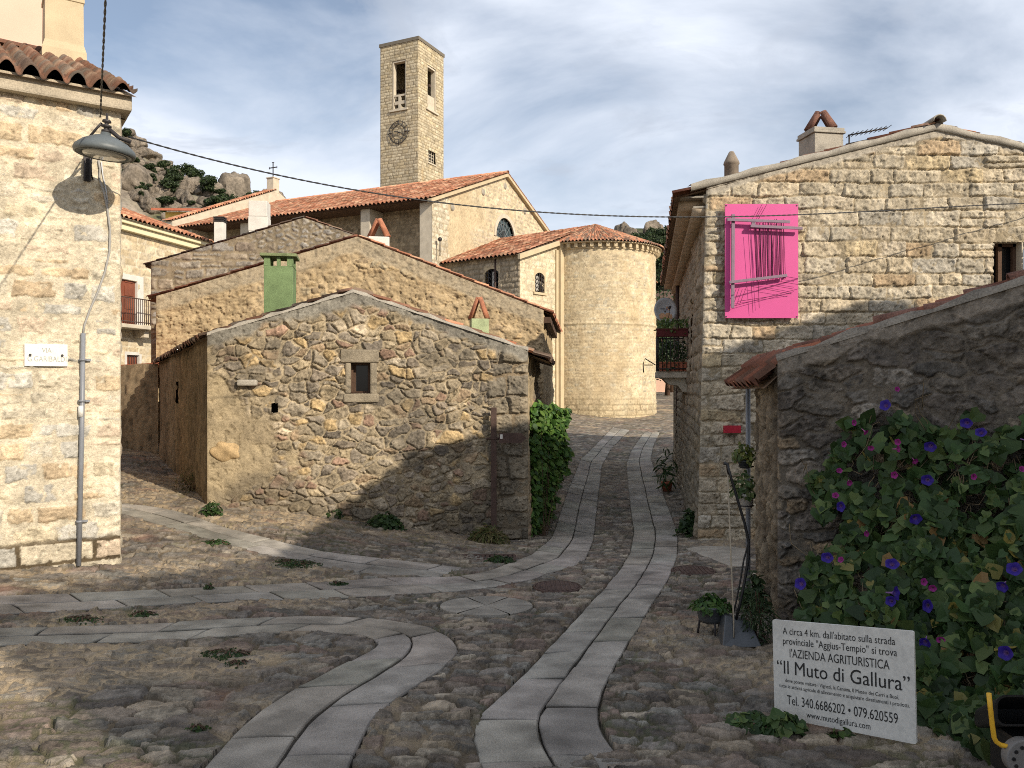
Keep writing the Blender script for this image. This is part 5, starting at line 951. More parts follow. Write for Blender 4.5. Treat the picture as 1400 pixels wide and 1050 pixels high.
# ---------------------------------------------------------------- rocky hills, boulders, scrub
HX = [(-300, 260), (-100, 150), (40, 120), (165, 176), (195, 203), (235, 238), (262, 252), (300, 262), (340, 280), (400, 288), (450, 305), (520, 335), (600, 350), (700, 350), (770, 345), (840, 326), (862, 316), (915, 314), (960, 330), (1100, 400), (1500, 420)]
hx = np.array([(p - 700) / F * 140 for p, _ in HX]); hz_ = np.array([zpx(q, 140) for _, q in HX])
def hillz(X, Y):
    cr = np.interp(X * 140 / np.maximum(Y, 60) ** .5 / 140 ** .5, hx, hz_); t = np.clip((Y - 82) / 58, 0, 1); s = t * t * (3 - 2 * t) * .75 + t * .25; back = 1 - .6 * sst(140, 260, Y)
    return 2.0 + (cr - 2.0) * s * back + (3.2 * fbm(X * .05, Y * .05, 201, 5) + 1.6 * np.abs(fbm(X * .16, Y * .16, 203, 4))) * sst(82, 100, Y) * sst(150, 125, Y)
for nm, x0, x1, n in (('rocky_hill', -150, -20, 190), ('rocky_hill', -20, 110, 150)):
    X, Y = np.meshgrid(np.linspace(x0, x1, n), np.linspace(80, 270, 160), indexing='ij'); Z = hillz(X, Y); gx_, gy_ = np.gradient(Z)
    st = sst(.3, 1.1, np.hypot(gx_, gy_) + .5 * fbm(X * .12, Y * .12, 205, 4)); C = (np.array((.085, .095, .04)) * (1 - st)[..., None] + np.array((.235, .20, .16)) * st[..., None]) * (1 + .5 * fbm(X * .2, Y * .2, 206, 4))[..., None]
    tag(obj(nm, gridmesh(nm, np.stack([X, Y, Z], -1), C), M_ROCK), kind='structure')
def rockmesh(seed, sq=(1, 1, 1)):
    b = bmesh.new(); bmesh.ops.create_icosphere(b, subdivisions=4, radius=1); d = np.array([v.co[:] for v in b.verts]); rng = np.random.default_rng(seed)
    n = rng.normal(size=(11, 3)); n /= np.linalg.norm(n, axis=1, keepdims=True); hh = rng.uniform(.62, .95, 11); q = d @ n.T; r = np.min(np.where(q > .05, hh / np.maximum(q, .05), 9), axis=1); r = np.minimum(r, 1.15)
    r = r * (1 + .20 * fbm(d[:, 0] * 3.2 + d[:, 2] * 1.3, d[:, 1] * 3.2 - d[:, 2] * 2.1, seed, 5)) * (1 - .16 * sst(.05, .0, np.abs(fbm(d[:, 0] * 1.3 + 4, d[:, 2] * 1.3 + d[:, 1], seed + 5, 2))))
    p = d * r[:, None] * np.array(sq)
    for v, c in zip(b.verts, p): v.co = c
    me = bpy.data.meshes.new('boulder'); b.to_mesh(me); b.free(); me.polygons.foreach_set('use_smooth', [True] * len(me.polygons))
    col = (np.array((.205, .172, .135)) * (1 + .35 * fbm(d[:, 0] * 2, d[:, 2] * 2 + d[:, 1], seed + 7, 4))[:, None]) * (1 - .45 * sst(.1, .4, fbm(d[:, 0] * 5, d[:, 2] * .8, seed + 8, 4)))[:, None]
    a = me.color_attributes.new('Col', 'FLOAT_COLOR', 'POINT'); c4 = np.ones((len(p), 4), np.float32); c4[:, :3] = col; a.data.foreach_set('color', c4.ravel()); return me
RK = [rockmesh(300 + i, s) for i, s in enumerate([(1, .9, .8), (1.2, .9, 1.1), (.9, .8, 1.2), (1.3, 1, .75), (1, 1, 1)])]
def hill_at(px, py):
    Ys = np.linspace(84, 150, 400); X = (px - 700) / F * Ys; d = H + (HOR - py) / F * Ys - hillz(X, Ys); i = int(np.argmax(d < 0)) if (d < 0).any() else 338
    return np.array([X[i], Ys[i], float(hillz(X[i:i + 1], Ys[i:i + 1])[0])])
def boulder(k, px, py, r, label, group=None, sq=None, rz=None):
    p = hill_at(px, py); o = bpy.data.objects.new('boulder', RK[k]); COL.objects.link(o)
    if not RK[k].materials: RK[k].materials.append(M_BOUL)
    o.location = Vector(p) + Vector((0, 0, r * .25)); o.scale = Vector(sq or (1, 1, 1)) * r; o.rotation_euler = (0, 0, rz if rz is not None else random.uniform(0, 6.28)); tag(o, label, 'boulder', group); return o
boulder(2, 322, 268, 3.2, 'tall brown block of granite standing on the hill skyline', sq=(.95, .9, 1.05), rz=.6)
boulder(3, 194, 262, 3.2, 'huge smooth grey granite slab on the hillside beside the street lamp house', sq=(.9, .7, 1.25), rz=1.2)
boulder(1, 372, 268, 1.9, 'small brown boulder on the skyline left of the church cross', rz=.3)
rng = random.Random(11)
sk = [(175, 185, 2.0), (188, 198, 2.2), (203, 212, 2.0), (219, 228, 2.4), (238, 243, 2.4), (252, 250, 1.8), (268, 258, 2), (290, 264, 2.2), (352, 276, 1.6)]
for px, py, r in sk: boulder(rng.randrange(5), px, py + 4, r * .75, 'weathered granite boulder on the left rocky hillside', 'boulders on the left hillside')
for i in range(135):
    px = rng.uniform(168, 400); top = np.interp(px, [p for p, _ in HX], [q for _, q in HX]); boulder(rng.randrange(5), px, rng.uniform(top + 8, top + 75), rng.uniform(.7, 1.7), 'weathered granite boulder on the left rocky hillside', 'boulders on the left hillside', (1, 1, rng.uniform(.7, 1.1)))
for i in range(26):
    px = rng.uniform(846, 925); boulder(rng.randrange(5), px, rng.uniform(322, 356), rng.uniform(1.0, 2.0), 'weathered granite boulder on the right rocky hilltop', 'boulders on the right hilltop', (1, 1, rng.uniform(.8, 1.2)))
def crown_pts(n, R, seed, lumps=9, flat=.8):
    r = np.random.default_rng(seed); c = r.normal(0, .48, (lumps, 3)) * R * np.array([1, 1, flat * .8]); k = r.integers(0, lumps, n); d = r.normal(size=(n, 3)); d /= np.linalg.norm(d, axis=1, keepdims=True)
    return c[k] + d * (R * .5 * r.uniform(.55, 1.05, (n, 1)) ** .5) * np.array([1, 1, flat]), d
bs = []
for s in range(3):
    pts, d = crown_pts(1100, 1.0, 400 + s); rg = np.random.default_rng(s); me = leafcloud('hill_bush', None, pts + np.array([0, 0, .35]), d + rg.normal(0, .5, d.shape), rg.uniform(.16, .34, len(pts)), leafcols(len(pts), [(.035, .055, .02), (.05, .075, .025), (.03, .045, .02)], rg), shape='oval').data; o = bpy.data.objects[-1] if False else None; bs.append(me)
for o in [o for o in bpy.data.objects if o.name.startswith('hill_bush')]: bpy.data.objects.remove(o)
def hbush(px, py, r, label, group):
    p = hill_at(px, py); o = bpy.data.objects.new('hill_bush', rng.choice(bs)); COL.objects.link(o); o.location = Vector(p) + Vector((0, -r * .6 - 1.6, r * .35 + .5)); o.scale = (r, r, r * rng.uniform(.7, 1.0)); o.rotation_euler = (0, 0, rng.uniform(0, 6)); tag(o, label, 'bush', group)
for px, py, r in ((262, 244, 2.6), (277, 246, 2.6), (248, 246, 1.8), (292, 262, 2.4), (212, 240, 1.6), (226, 236, 1.8), (180, 190, 1.5), (350, 285, 2.4), (330, 292, 2.6), (305, 290, 2.6), (240, 262, 1.8), (188, 228, 1.7)): hbush(px, py + 6, r * .62, 'dark evergreen scrub bush on the left rocky hillside', 'bushes on the left hillside')
for i in range(44):
    px = rng.uniform(166, 410); top = np.interp(px, [p for p, _ in HX], [q for _, q in HX]); hbush(px, rng.uniform(top + 10, top + 85), rng.uniform(.5, 1.1), 'dark evergreen scrub bush on the left rocky hillside', 'bushes on the left hillside')
for i in range(60): hbush(rng.uniform(852, 925), rng.uniform(332, 405), rng.uniform(.8, 1.7), 'dark evergreen scrub bush on the right rocky hillside', 'bushes on the right hillside')
def tree(label, p, h, R, seed, pal, n=3800, leaf=.22, group=None):
    p = Vector(p); t = thing('tree', label, 'tree', p, group); m = MB(); rr = random.Random(seed)
    m.tube([p + Vector((0, 0, -.3)), p + Vector((.1, 0, h * .3)), p + Vector((0, .1, h * .62))], [h * .04, h * .03, h * .015], 8)
    for k in range(6): a = k * 1.05 + rr.uniform(-.3, .3); m.tube([p + Vector((0, 0, h * (.28 + .05 * k))), p + Vector((math.cos(a) * R * .4, math.sin(a) * R * .4, h * (.45 + .06 * k))), p + Vector((math.cos(a) * R * .75, math.sin(a) * R * .75, h * (.55 + .06 * k)))], [h * .018, h * .011, h * .005], 6)
    m.put('trunk', M_DWOOD, t); pts, d = crown_pts(n, R, seed, 16, .95); rg = np.random.default_rng(seed); leafcloud('crown', t, pts + np.array([p.x, p.y, p.z + h * .62]), d + rg.normal(0, .5, d.shape), rg.uniform(leaf * .6, leaf * 1.3, n), leafcols(n, pal, rg), shape='oval', seed=seed)
DG = [(.03, .055, .02), (.045, .07, .025), (.025, .045, .018)]
for lab, px, Y, h, R, s in (('dark oak tree at the end of the street behind the balcony', 918, 64, 8, 3.0, 2), ('dark broad tree in the gap right of the apse foot', 912, 58, 5.2, 2.6, 3), ('green tree showing over the cream house roof', 190, 62, 9.5, 3.2, 4)):
    x = (px - 700) / F * Y; tree(lab, (x, Y, gz(x, Y)), h, R, s, DG if s < 4 else [(.06, .10, .03), (.08, .12, .035)])
x0, x1 = (880 - 700) / F * 66, (960 - 700) / F * 66; t = thing('plastered_house', 'distant pinkish house with dark roof in the gap beyond the balcony', 'house', ((x0 + x1) / 2, 66, gz(x0, 66))); m = MB(); m.box((x0, 66, 0), (x1, 72, zpx(412, 66))); m.put('wall', M_PINKW, t)
m = MB(); zr_ = zpx(412, 66); m.prism([(x0 - .5, 65.5, zr_), (x0 - .5, 72.5, zr_), (x0 - .5, 69, zr_ + 1.2)], (x1 - x0 + 1, 0, 0)); m.put('roof', M_DWOOD, t)
# ---------------------------------------------------------------- street lamp, cables, conduit, plaque on the left house
def lw(px, py, out=0.0): u, Y = on_line(A0, C0, px); return quoted(A0, dl, nl, u, zpx(py, Y), out)
LC = P(143, 208, 8.33); t = thing('street_lamp', 'grey saucer shaped street lamp hanging on cables before the cream stone house', 'lamp', LC); TM = Matrix.Translation(LC) @ Matrix.Rotation(.07, 4, 'Y') @ Matrix.Translation(-LC)
def tilt(o): o.data.transform(Matrix.Rotation(.07, 4, 'Y')); return o
m = MB(); m.lathe([(.20, -.012), (.225, -.008), (.235, -.035), (.285, -.030), (.297, .0), (.285, .035), (.22, .095), (.12, .150), (.055, .172), (.045, .20), (0, .205)], LC, 48); sh = tilt(m.put('lamp_shade', M_LAMP, t))
m = MB(); m.lathe([(0, -.046), (.20, -.040), (.21, -.02), (0, -.01)], LC, 40); tilt(m.put('lens', M_LENS, t)); m = MB(); m.lathe([(.205, .012), (.232, .0), (.262, -.034), (.272, -.036), (.272, -.028), (.235, .02)], LC, 40); tilt(m.put('rim_seal', M_BLACK, t))
m = MB(); m.lathe([(.02, .19), (.045, .205), (.045, .225), (.022, .235), (.022, .25), (.05, .26), (.05, .275), (.02, .285), (.02, .30), (.045, .31), (.04, .33), (.012, .34), (.012, .40), (0, .40)], LC, 16); tilt(m.put('insulator', M_IRON, t))
m = MB(); m.tube([LC + Vector((-.05, 0, .30)), LC + Vector((-.10, 0, .24)), LC + Vector((-.2, 0, .10))], .012, 6); m.tube([LC + Vector((.03, 0, .24)), LC + Vector((.13, .02, .165)), LC + Vector((.24, .05, .14))], .022, 7); tilt(m.put('cable_clamp', M_IRON, t))
m = MB(); s_ = LC + Vector((-.045, 0, .36)); e_ = Vector((2.75, -5.0, 4.75)); n_ = 60
for j in (0, 1):
    m.tube([s_.lerp(e_, f) + Vector((0, 0, -.35 * f * (1 - f) * 4 * .5)) + .0052 * Vector((math.cos(f * 330 + j * math.pi), math.sin(f * 330 + j * math.pi), .5 * math.sin(f * 330 + j * math.pi))) for f in np.linspace(0, 1, 420)], .005, 5)
tag(m.put('lamp_cable', M_BLACK, None, base=s_), 'twisted dark cable rising from the street lamp to top edge', 'cable')
s2 = LC + Vector((.22, .05, .15)); e2 = Vector((8.9, 12.86, 0)); pl_ = [(183, 189), (300, 221), (500, 262), (700, 287), (920, 297), (1100, 293), (1400, 278)]; us, zs = [], []
for px, py in pl_: u, Y = on_line(s2, e2, px); us.append(u); zs.append(zpx(py, Y))
cf = np.polyfit(us, zs, 3); Lc = math.hypot(e2.x - s2.x, e2.y - s2.y); m = MB()
for j in (0, 1):
    m.tube([Vector((s2.x + (e2.x - s2.x) * f + .004 * math.cos(f * 500 + j * 3.14), s2.y + (e2.y - s2.y) * f, float(np.polyval(cf, f * Lc)) + .004 * math.sin(f * 500 + j * 3.14))) for f in np.linspace(0, 1, 640)], .0062, 5)
tag(m.put('overhead_cable', M_BLACK, None, base=s2), 'thin black cable sagging across the whole view to right house', 'cable')
px_, py_ = 2.75, -5.0; t = thing('utility_pole', 'wooden utility pole behind the viewer that holds the lamp cable', 'pole', (px_, py_, gz(px_, py_))); m = MB(); m.tube([(px_, py_, -.6), (px_, py_, 6.0)], [.13, .10], 12); m.put('pole', M_DWOOD, t); m = MB(); m.tube([(px_ - .12, py_, 4.75), (px_ + .12, py_, 4.75)], .03, 8); m.put('hook', M_IRON, t)
t = thing('wall_bracket', 'dark iron bracket on the cream stone wall behind the lamp', 'bracket', lw(118, 232, .03)); m = MB(); u_, Y_ = on_line(A0, C0, 118); za_, zb2 = zpx(216, Y_), zpx(249, Y_); m.wbox(A0, dl, u_ - .03, u_ + .03, zb2, za_, .03, .05); m.wbox(A0, dl, u_ - .035, u_ - .02, zb2, za_, .05, .10); m.wbox(A0, dl, u_ + .02, u_ + .035, zb2, za_, .05, .10); m.put('channel', M_IRON, t)
m = MB(); m.tube([lw(125, 214, .05), lw(123, 228, .09), lw(124, 240, .06), lw(126, 247, .05)], .008, 6); m.put('loose_wire', M_BLACK, t)
t = thing('conduit_pipe', 'grey conduit pipe running down the cream stone wall', 'pipe', lw(108, 768, .04)); m = MB(); m.tube([lw(113, 456, .045), lw(111, 600, .05), lw(107, 772, .05)], .025, 10); m.put('pipe', M_PIPE, t)
for py in (492, 548, 712): m = MB(); c_ = lw(113 - (py - 456) * .019, py, .045); m.tube([c_ - Vector((0, 0, .012)), c_ + Vector((0, 0, .012))], .037, 10); m.obox(c_ + Vector((*dl, 0)) * .05, (Vector((*dl, 0)), Vector((*nl, 0)), (0, 0, 1)), (.03, .006, .012)); m.put('pipe_clamp', M_PIPE, t)
m = MB(); c_ = lw(110, 562, .05); m.tube([c_ - Vector((0, 0, .06)), c_ + Vector((0, 0, .06))], .0298, 10); m.put('pipe_label', M_WHITE, t)
m = MB(); m.tube([lw(*q, .035) for q in ((134, 220), (136, 232), (135, 246), (141, 262), (146, 285), (150, 315), (149, 345), (143, 372), (133, 400), (122, 425), (115, 445), (113, 458))], .011, 7); m.put('supply_cable', surf('grey_cable', (.33, .32, .30), var=.1, bump=0), t)
m = MB(); m.tube([lw(*q, .03) for q in ((138, 222), (140, 240), (144, 258), (147, 280))], .007, 6); m.put('second_cable', M_DISH, t)
pu0, pY = on_line(A0, C0, 33); pu1 = on_line(A0, C0, 92)[0]; pz1, pz0 = zpx(470, pY), zpx(500.5, pY); t = thing('street_plaque', 'white marble street name plaque with faded lettering on cream stone wall', 'sign', lw(62, 485, .03)); m = MB(); m.wbox(A0, dl, pu0, pu1, pz0, pz1, .015, .045); m.put('plate', M_MARBLE, t, .004)
def pmap(u, v, d): return quoted(A0, dl, nl, pu0 + u * (pu1 - pu0), pz0 + v * (pz1 - pz0), .0455 + d)
m = MB()
for tx in (('VIA', .40, .62, .72, .22), ('G.GARIBALDI', .07, .97, .33, .24)): m = MB(); m.add(*text_mesh(*tx, pmap)); m.put('lettering', M_FADE, t)
for u in (.13, .87): m = MB(); c_ = pmap(u, .5, 0); m.tube([c_, c_ + Vector((*nl, 0)) * .012], .013, 10); m.put('screw', M_IRON, t)
# ---------------------------------------------------------------- pink artwork, plate, antenna and dish on the right house
YW = 12.86; t = thing('art_panel', 'bright pink metal panel with grey bars and dark threads on the stone gable', 'artwork', P(1041, 357, YW)); a_, b_ = P(991, 435, YW), P(1091, 279, YW); m = MB(); m.box((a_.x, YW - .012, a_.z), (b_.x, YW + .012, b_.z)); m.put('panel', M_PINK, t, .003)
def bar(p, q, o, w=.026):
    a, b = P(*p, YW - o), P(*q, YW - o); d = (b - a).normalized(); s_ = d.cross(Vector((0, 1, 0))).normalized(); m = MB(); m.obox((a + b) / 2, (d, s_, (0, 1, 0)), ((b - a).length / 2, w, .015)); m.put('bar', M_BAR, t, .003)
bar((1002.3, 293), (1001.6, 421), .075); bar((994, 300.3), (1080, 303.3), .11, .022); bar((1026, 309), (1097, 312.2), .11, .022); bar((997, 386), (1076, 376.5), .11, .022); bar((1030, 301), (1030, 310), .10, .03)
for q in ((1002, 298), (1001.8, 384), (1075, 377.5), (1029, 309)): a = P(*q, YW - .06); m = MB(); m.tube([a, Vector((a.x, YW, a.z))], .015, 8); m.put('standoff', M_IRON, t)
rr = random.Random(3); TH_ = [((1023, 319), (1029.5, 428)), ((1034, 322), (1038, 421)), ((1048.6, 279), (1035, 303)), ((1042, 279), (1033.5, 296)), ((1001, 419), (1091, 395)), ((1009, 412), (1082, 401)), ((1011.5, 391), (1003, 416)), ((1021, 391), (1012, 414)), ((1025, 391), (1082, 402)), ((1042, 388), (1084, 395)), ((1067, 385), (1091, 389)), ((1074, 378), (1091, 381))]
for i in range(26): x = 1040 + i * 1.32 + rr.uniform(-.5, .5); TH_.append(((x + rr.uniform(-2.5, 1), 302 + rr.uniform(-3, 4)), (x + rr.uniform(-1, 1.5), 379 + rr.uniform(-2, 2))))
for i in range(6): x = 1031 + i * 1.6; TH_.append(((x, 300 + rr.uniform(0, 9)), (x + rr.uniform(2, 5), 381)))
for p, q in TH_: m = MB(); m.tube([P(*p, YW - .05 - .04 * rr.random()), P(*q, YW - .06)], .0034, 4); m.put('thread', M_THREAD, t)
for q in ((992.8, 281), (1089.3, 281), (992.8, 433), (1089.3, 433)): m = MB(); a = P(*q, YW - .012); m.tube([a, a - Vector((0, .006, 0))], .012, 8); m.put('screw', M_IRON, t)
t = thing('number_plate', 'small red enamel plate low on the right stone house', 'sign', P(1001.5, 587, 12.93)); a_, b_ = P(990, 592, 12.86), P(1013, 582, 12.86); m = MB(); m.box((a_.x, 12.85, a_.z), (b_.x, 12.93, b_.z)); m.put('plate', M_RED, t, .003)
m = MB(); p = P(1161, 196, 14.0); m.tube([p + Vector((0, 0, -.35)), p + Vector((0, 0, .15))], .014, 6); q = P(1213, 175, 14.0); a = p + Vector((-.02, 0, .14)); m.tube([a, q], .013, 6)
for f in np.linspace(.05, 1, 9): c_ = a.lerp(q, f); m.tube([c_ - Vector((0, .16, 0)), c_ + Vector((0, .16, 0))], .006, 5)
t = m.put('antenna', M_IRON, None, base=p); tag(t, 'thin television antenna above the right gable verge', 'antenna')
dc = rs(20.2, .42, 0); dc = P(910, 424, 20.0); t = thing('satellite_dish', 'pale grey satellite dish with faded orange print above the balcony', 'satellite dish', dc); nD = (Vector((.1, -1, .12))).normalized(); xD = Vector((0, 0, 1)).cross(nD).normalized() * -1; yD = nD.cross(xD); yD = yD if yD.z > 0 else -yD
vs, fs = [], []
for sgn in (0, .012):
    for i in range(6):
        for j in range(28): r_ = (i + .001) / 5; a = j * 2 * math.pi / 28; vs.append(dc + xD * .29 * r_ * math.cos(a) + yD * .32 * r_ * math.sin(a) + nD * (.06 * r_ * r_ - .06 - sgn))
for s_ in (0, 1):
    for i in range(5):
        for j in range(28): fs.append(tuple(s_ * 168 + k for k in (i * 28 + j, (i + 1) * 28 + j, (i + 1) * 28 + (j + 1) % 28, i * 28 + (j + 1) % 28)))
for j in range(28): fs.append((140 + j, 140 + (j + 1) % 28, 168 + 140 + (j + 1) % 28, 168 + 140 + j))
m = MB(); m.add(vs, fs, True); dsh = m.put('reflector', M_DISH, t)
def dpt(x, y, o=.004): r2 = (x / .29) ** 2 + (y / .32) ** 2; return dc + xD * x + yD * y + nD * (.06 * r2 - .06 + o)
for k, (x0, x1, y0, y1, mt) in enumerate(((-.12, -.075, .055, .10, M_BAR), (-.07, -.03, .055, .10, M_ORANGE), (-.12, -.075, .01, .05, M_ORANGE), (-.07, -.03, .01, .05, M_BAR), (-.01, .12, .035, .06, M_PIPE), (-.17, .16, -.21, -.10, M_ORANGE), (-.12, -.02, -.10, -.06, M_ORANGE), (.03, .12, -.10, -.07, M_ORANGE))): m = MB(); m.add([dpt(x0, y0), dpt(x1, y0), dpt(x1, y1), dpt(x0, y1)], [(0, 1, 2, 3)]); m.put('printed_mark', mt, dsh)
m = MB(); m.tube([dc - yD * .33 - nD * .0, dc - yD * .2 + nD * .25, dc - yD * .02 + nD * .36], .010, 6); m.tube([dc - yD * .02 + nD * .32, dc + nD * .40], .03, 8); m.put('feed_arm', M_IRON, t); wq = rs(20.3, 0, dc.z - .1); m = MB(); m.tube([dc - nD * .06, Vector((dc.x + .05, dc.y + .12, dc.z - .25)), Vector((wq.x, wq.y, dc.z - .25))], .02, 6); m.put('mast', M_IRON, t)
# ---------------------------------------------------------------- direction sign by the shed
bp = at(675, 739); bp = Vector((bp.x, 12.92, gz(bp.x, 12.92))); t = thing('direction_sign', 'dark rusty post with an arrow board pointing right, against the rubble shed', 'sign', bp); zt_ = zpx(557, 12.92); m = MB(); m.box((bp.x - .045, bp.y - .03, bp.z - .1), (bp.x + .045, bp.y + .03, zt_)); m.put('post', M_RUST, t, .006)
a0_, a1_ = P(682, 606, 12.87), P(720, 592, 12.87); hz2 = (a1_.z - a0_.z) / 2; zc_ = (a0_.z + a1_.z) / 2; m = MB(); m.prism([(a0_.x, 12.86, a0_.z), (a1_.x - .09, 12.86, a0_.z), (a1_.x, 12.86, zc_), (a1_.x - .09, 12.86, a1_.z), (a0_.x, 12.86, a1_.z)], (0, .03, 0)); ar = m.put('arrow_board', M_RUST, t, .003)
m = MB(); m.box((a0_.x + .02, 12.853, zc_ - .01), (a0_.x + .06, 12.862, zc_ + .06)); m.put('white_mark', M_WHITE, ar); m = MB(); m.tube([(bp.x - .12, 12.9, zc_ - .01), (a0_.x + .06, 12.9, zc_ - .01)], .018, 8); m.put('cross_arm', M_RUST, t)
# ---------------------------------------------------------------- advertising board leaning on the vine
q4 = [P(1056, 847, 4.84), P(1249, 863, 4.15), P(1253, 1018, 4.15), P(1059, 980, 4.84)]; t = thing('advertising_board', 'white board with black Italian lettering leaning under the flowering vine', 'sign', (q4[3] + q4[2]) / 2)
nS = (q4[1] - q4[0]).cross(q4[3] - q4[0]).normalized(); nS = nS if nS.y < 0 else -nS
def smap(u, v, d): return q4[0] * (1 - u) * (1 - v) + q4[1] * u * (1 - v) + q4[2] * u * v + q4[3] * (1 - u) * v + nS * d
rc = []
for (u, v, a0) in ((.012, .02, 180), (.988, .02, 270), (.988, .98, 0), (.012, .98, 90)):
    for k in range(5): a = math.radians(a0 + k * 22.5); rc.append((u + .012 * math.cos(a), v + .02 * math.sin(a)))
m = MB(); n_ = len(rc); m.add([smap(u, v, 0) for u, v in rc] + [smap(u, v, -.012) for u, v in rc], [tuple(range(n_)), tuple(range(n_, 2 * n_))[::-1]] + [(i, (i + 1) % n_, n_ + (i + 1) % n_, n_ + i) for i in range(n_)]); m.put('board', M_SIGN, t)
TX = [('A circa 4 km. dall\'abitato sulla strada', .083, .885, .105, .07), ('provinciale "Aggius-Tempio" si trova', .083, .895, .205, .07), ("l'AZIENDA AGRITURISTICA", .135, .845, .325, .085), ('\u201cIl Muto di Gallura\u201d', .03, .97, .475, .135), ('dove potete visitare i Vigneti, la Cantina, Il Museo dei Carri a Buoi,', .095, .90, .605, .036), ('tutte le attivit\u00e0 agricole di allevamento e acquistare direttamenti i prodotti.', .045, .965, .665, .036), ('Tel. 340.6686202 \u2022 079.620559', .105, .89, .80, .095), ('www.mutodigallura.com', .255, .71, .915, .06)]
for tx in TX: m = MB(); m.add(*text_mesh(tx[0], tx[1], tx[2], 0, 1, lambda u, v, d, tx=tx: smap(u, tx[3] - v * tx[4] * 1.0, d))); m.put('lettering', M_INK, t)
# ---------------------------------------------------------------- flowering vine
OUT = np.array([(1148, 590), (1180, 570), (1213, 545), (1240, 560), (1262, 585), (1300, 575), (1330, 565), (1362, 560), (1400, 545), (1500, 540), (1500, 1030), (1330, 1020), (1255, 995), (1180, 960), (1090, 900), (1085, 850), (1100, 790), (1095, 745), (1118, 690), (1110, 655), (1128, 640), (1150, 620)], float)
rg = np.random.default_rng(77); vx = rg.uniform(1080, 1500, 26000); vy = rg.uniform(535, 1030, 26000); jx = 14 * fbm(vx / 22, vy / 22, 70, 2); ins_ = inside(vx + jx, vy + 14 * fbm(vx / 22 + 9, vy / 22, 71, 2), OUT)
dens = .42 + 1.3 * fbm(vx / 38, vy / 38, 72, 3) - .45 * sst(680, 560, vy) - .55 * np.exp(-((vx - 1365) / 48) ** 2 - ((vy - 680) / 45) ** 2); ins_ &= rg.uniform(0, 1.5, vx.size) < dens + 1.1 * fbm(vx / 17, vy / 17, 73, 2); vx, vy = vx[ins_], vy[ins_]
def vine_depth(px, py, back):
    px, py = np.asarray(px, float), np.asarray(py, float); k = (px - 700) / F; d = nd; u = (k * NA[1] - NA[0]) / (d[0] - k * d[1]); Yw = NA[1] + d[1] * u; yt = np.interp(px, [1090, 1150, 1213, 1300, 1500], [640, 590, 540, 560, 540]); yb = np.interp(px, [1090, 1180, 1255, 1330, 1500], [900, 960, 1000, 1020, 1030])
    Yb = np.interp(px, [1090, 1250, 1330, 1500], [5.35, 4.6, 4.25, 4.0]); s = np.clip((py - yt) / (yb - yt), 0, 1.05); return np.minimum(Yw - .12, Yw - .14 - (s ** 1.15) * (Yw - .14 - Yb) - .10 * np.sin(px / 23.) * np.sin(py / 31.) + back)
Yv = vine_depth(vx, vy, rg.exponential(.17, vx.size)); pv = np.stack([(vx - 700) / F * Yv, Yv, H + (HOR - vy) / F * Yv], -1); ok = pv[:, 2] > ground(pv[:, 0], pv[:, 1]) + .02; pv = pv[ok]; nL = len(pv)
bc = at(1300, 1012); t = thing('flowering_vine', 'leafy vine with blue and magenta trumpet flowers covering the dark outbuilding wall', 'vine', (2.9, 5.2, gz(2.9, 5.2))); VN = t
nrm_ = np.tile([-.35, -.8, .55], (nL, 1)) + rg.normal(0, .42, (nL, 3)); PALV = [(.040, .076, .022), (.052, .095, .027), (.030, .058, .02), (.115, .16, .048), (.045, .088, .027), (.075, .12, .034)]; cv = leafcols(nL, PALV, rg, .3); yl = rg.random(nL) < .03; cv[yl] = np.array([(.30, .24, .06), (.22, .20, .06), (.26, .16, .06)])[rg.integers(0, 3, yl.sum())]
szv = .05 + .09 * rg.random(nL) ** 1.5; leafcloud('foliage', t, pv, nrm_, szv, cv, shape='heart', seed=5)
m = MB()
for i in range(150):
    x, y = rg.uniform(1100, 1490), rg.uniform(600, 1000)
    if not inside(np.array([x]), np.array([y]), OUT)[0]: continue
    pts = []
    for k in range(7): Yk = float(vine_depth([x], [y], .10 + .05 * rg.random())[0]); p = P(x, y, Yk); p.z = max(p.z, gz(p.x, p.y)); pts.append(p); x += rg.normal(0, 10); y += rg.normal(-6, 13)
    m.tube(pts, .0035, 4, False)
m.put('stems', surf('vine_stem', (.16, .12, .07), var=.4, bump=0), t)
def trumpet(nm, R, L_, col, cin, open_=1.0, seed=1):
    a = np.linspace(0, 2 * np.pi, 31)[:-1]; rings = [(0.0, .10, cin), (.55, .16, cin), (.85, .45 * open_, col), (.98, .85 * open_, col), (1.0, 1.0 * open_, col)]; vs, cs, qs = [], [], []
    for h, r, c in rings:
        rr_ = r * R * (1 + (.06 if r > .4 else 0) * np.cos(5 * a)); vs.append(np.stack([rr_ * np.cos(a), rr_ * np.sin(a), np.full(30, h * L_) + (.06 * R * np.cos(5 * a) if r > .8 else 0)], -1)); cs.append(np.tile(c, (30, 1)) * (1 + .12 * np.cos(5 * a))[:, None])
    for i in range(4): j = np.arange(30); qs.append(np.stack([i * 30 + j, i * 30 + (j + 1) % 30, (i + 1) * 30 + (j + 1) % 30, (i + 1) * 30 + j], -1))
    me = arrmesh(nm, np.concatenate(vs), np.concatenate(qs), np.concatenate(cs), True); me.materials.append(M_PETAL); return me
FB = trumpet('blue_flower', .042, .075, (.04, .02, .26), (.26, .14, .34)); FM = trumpet('magenta_flower', .031, .05, (.30, .025, .20), (.40, .12, .28), .8)
BL = [(1215, 558), (1275, 607), (1325, 577), (1343, 596), (1270, 655), (1247, 703), (1135, 762), (1220, 775), (1211, 810), (1222, 822), (1270, 826), (1100, 800), (1375, 795), (1389, 782), (1267, 870), (1380, 892), (1395, 600), (1150, 690), (1430, 700), (1442, 820)]
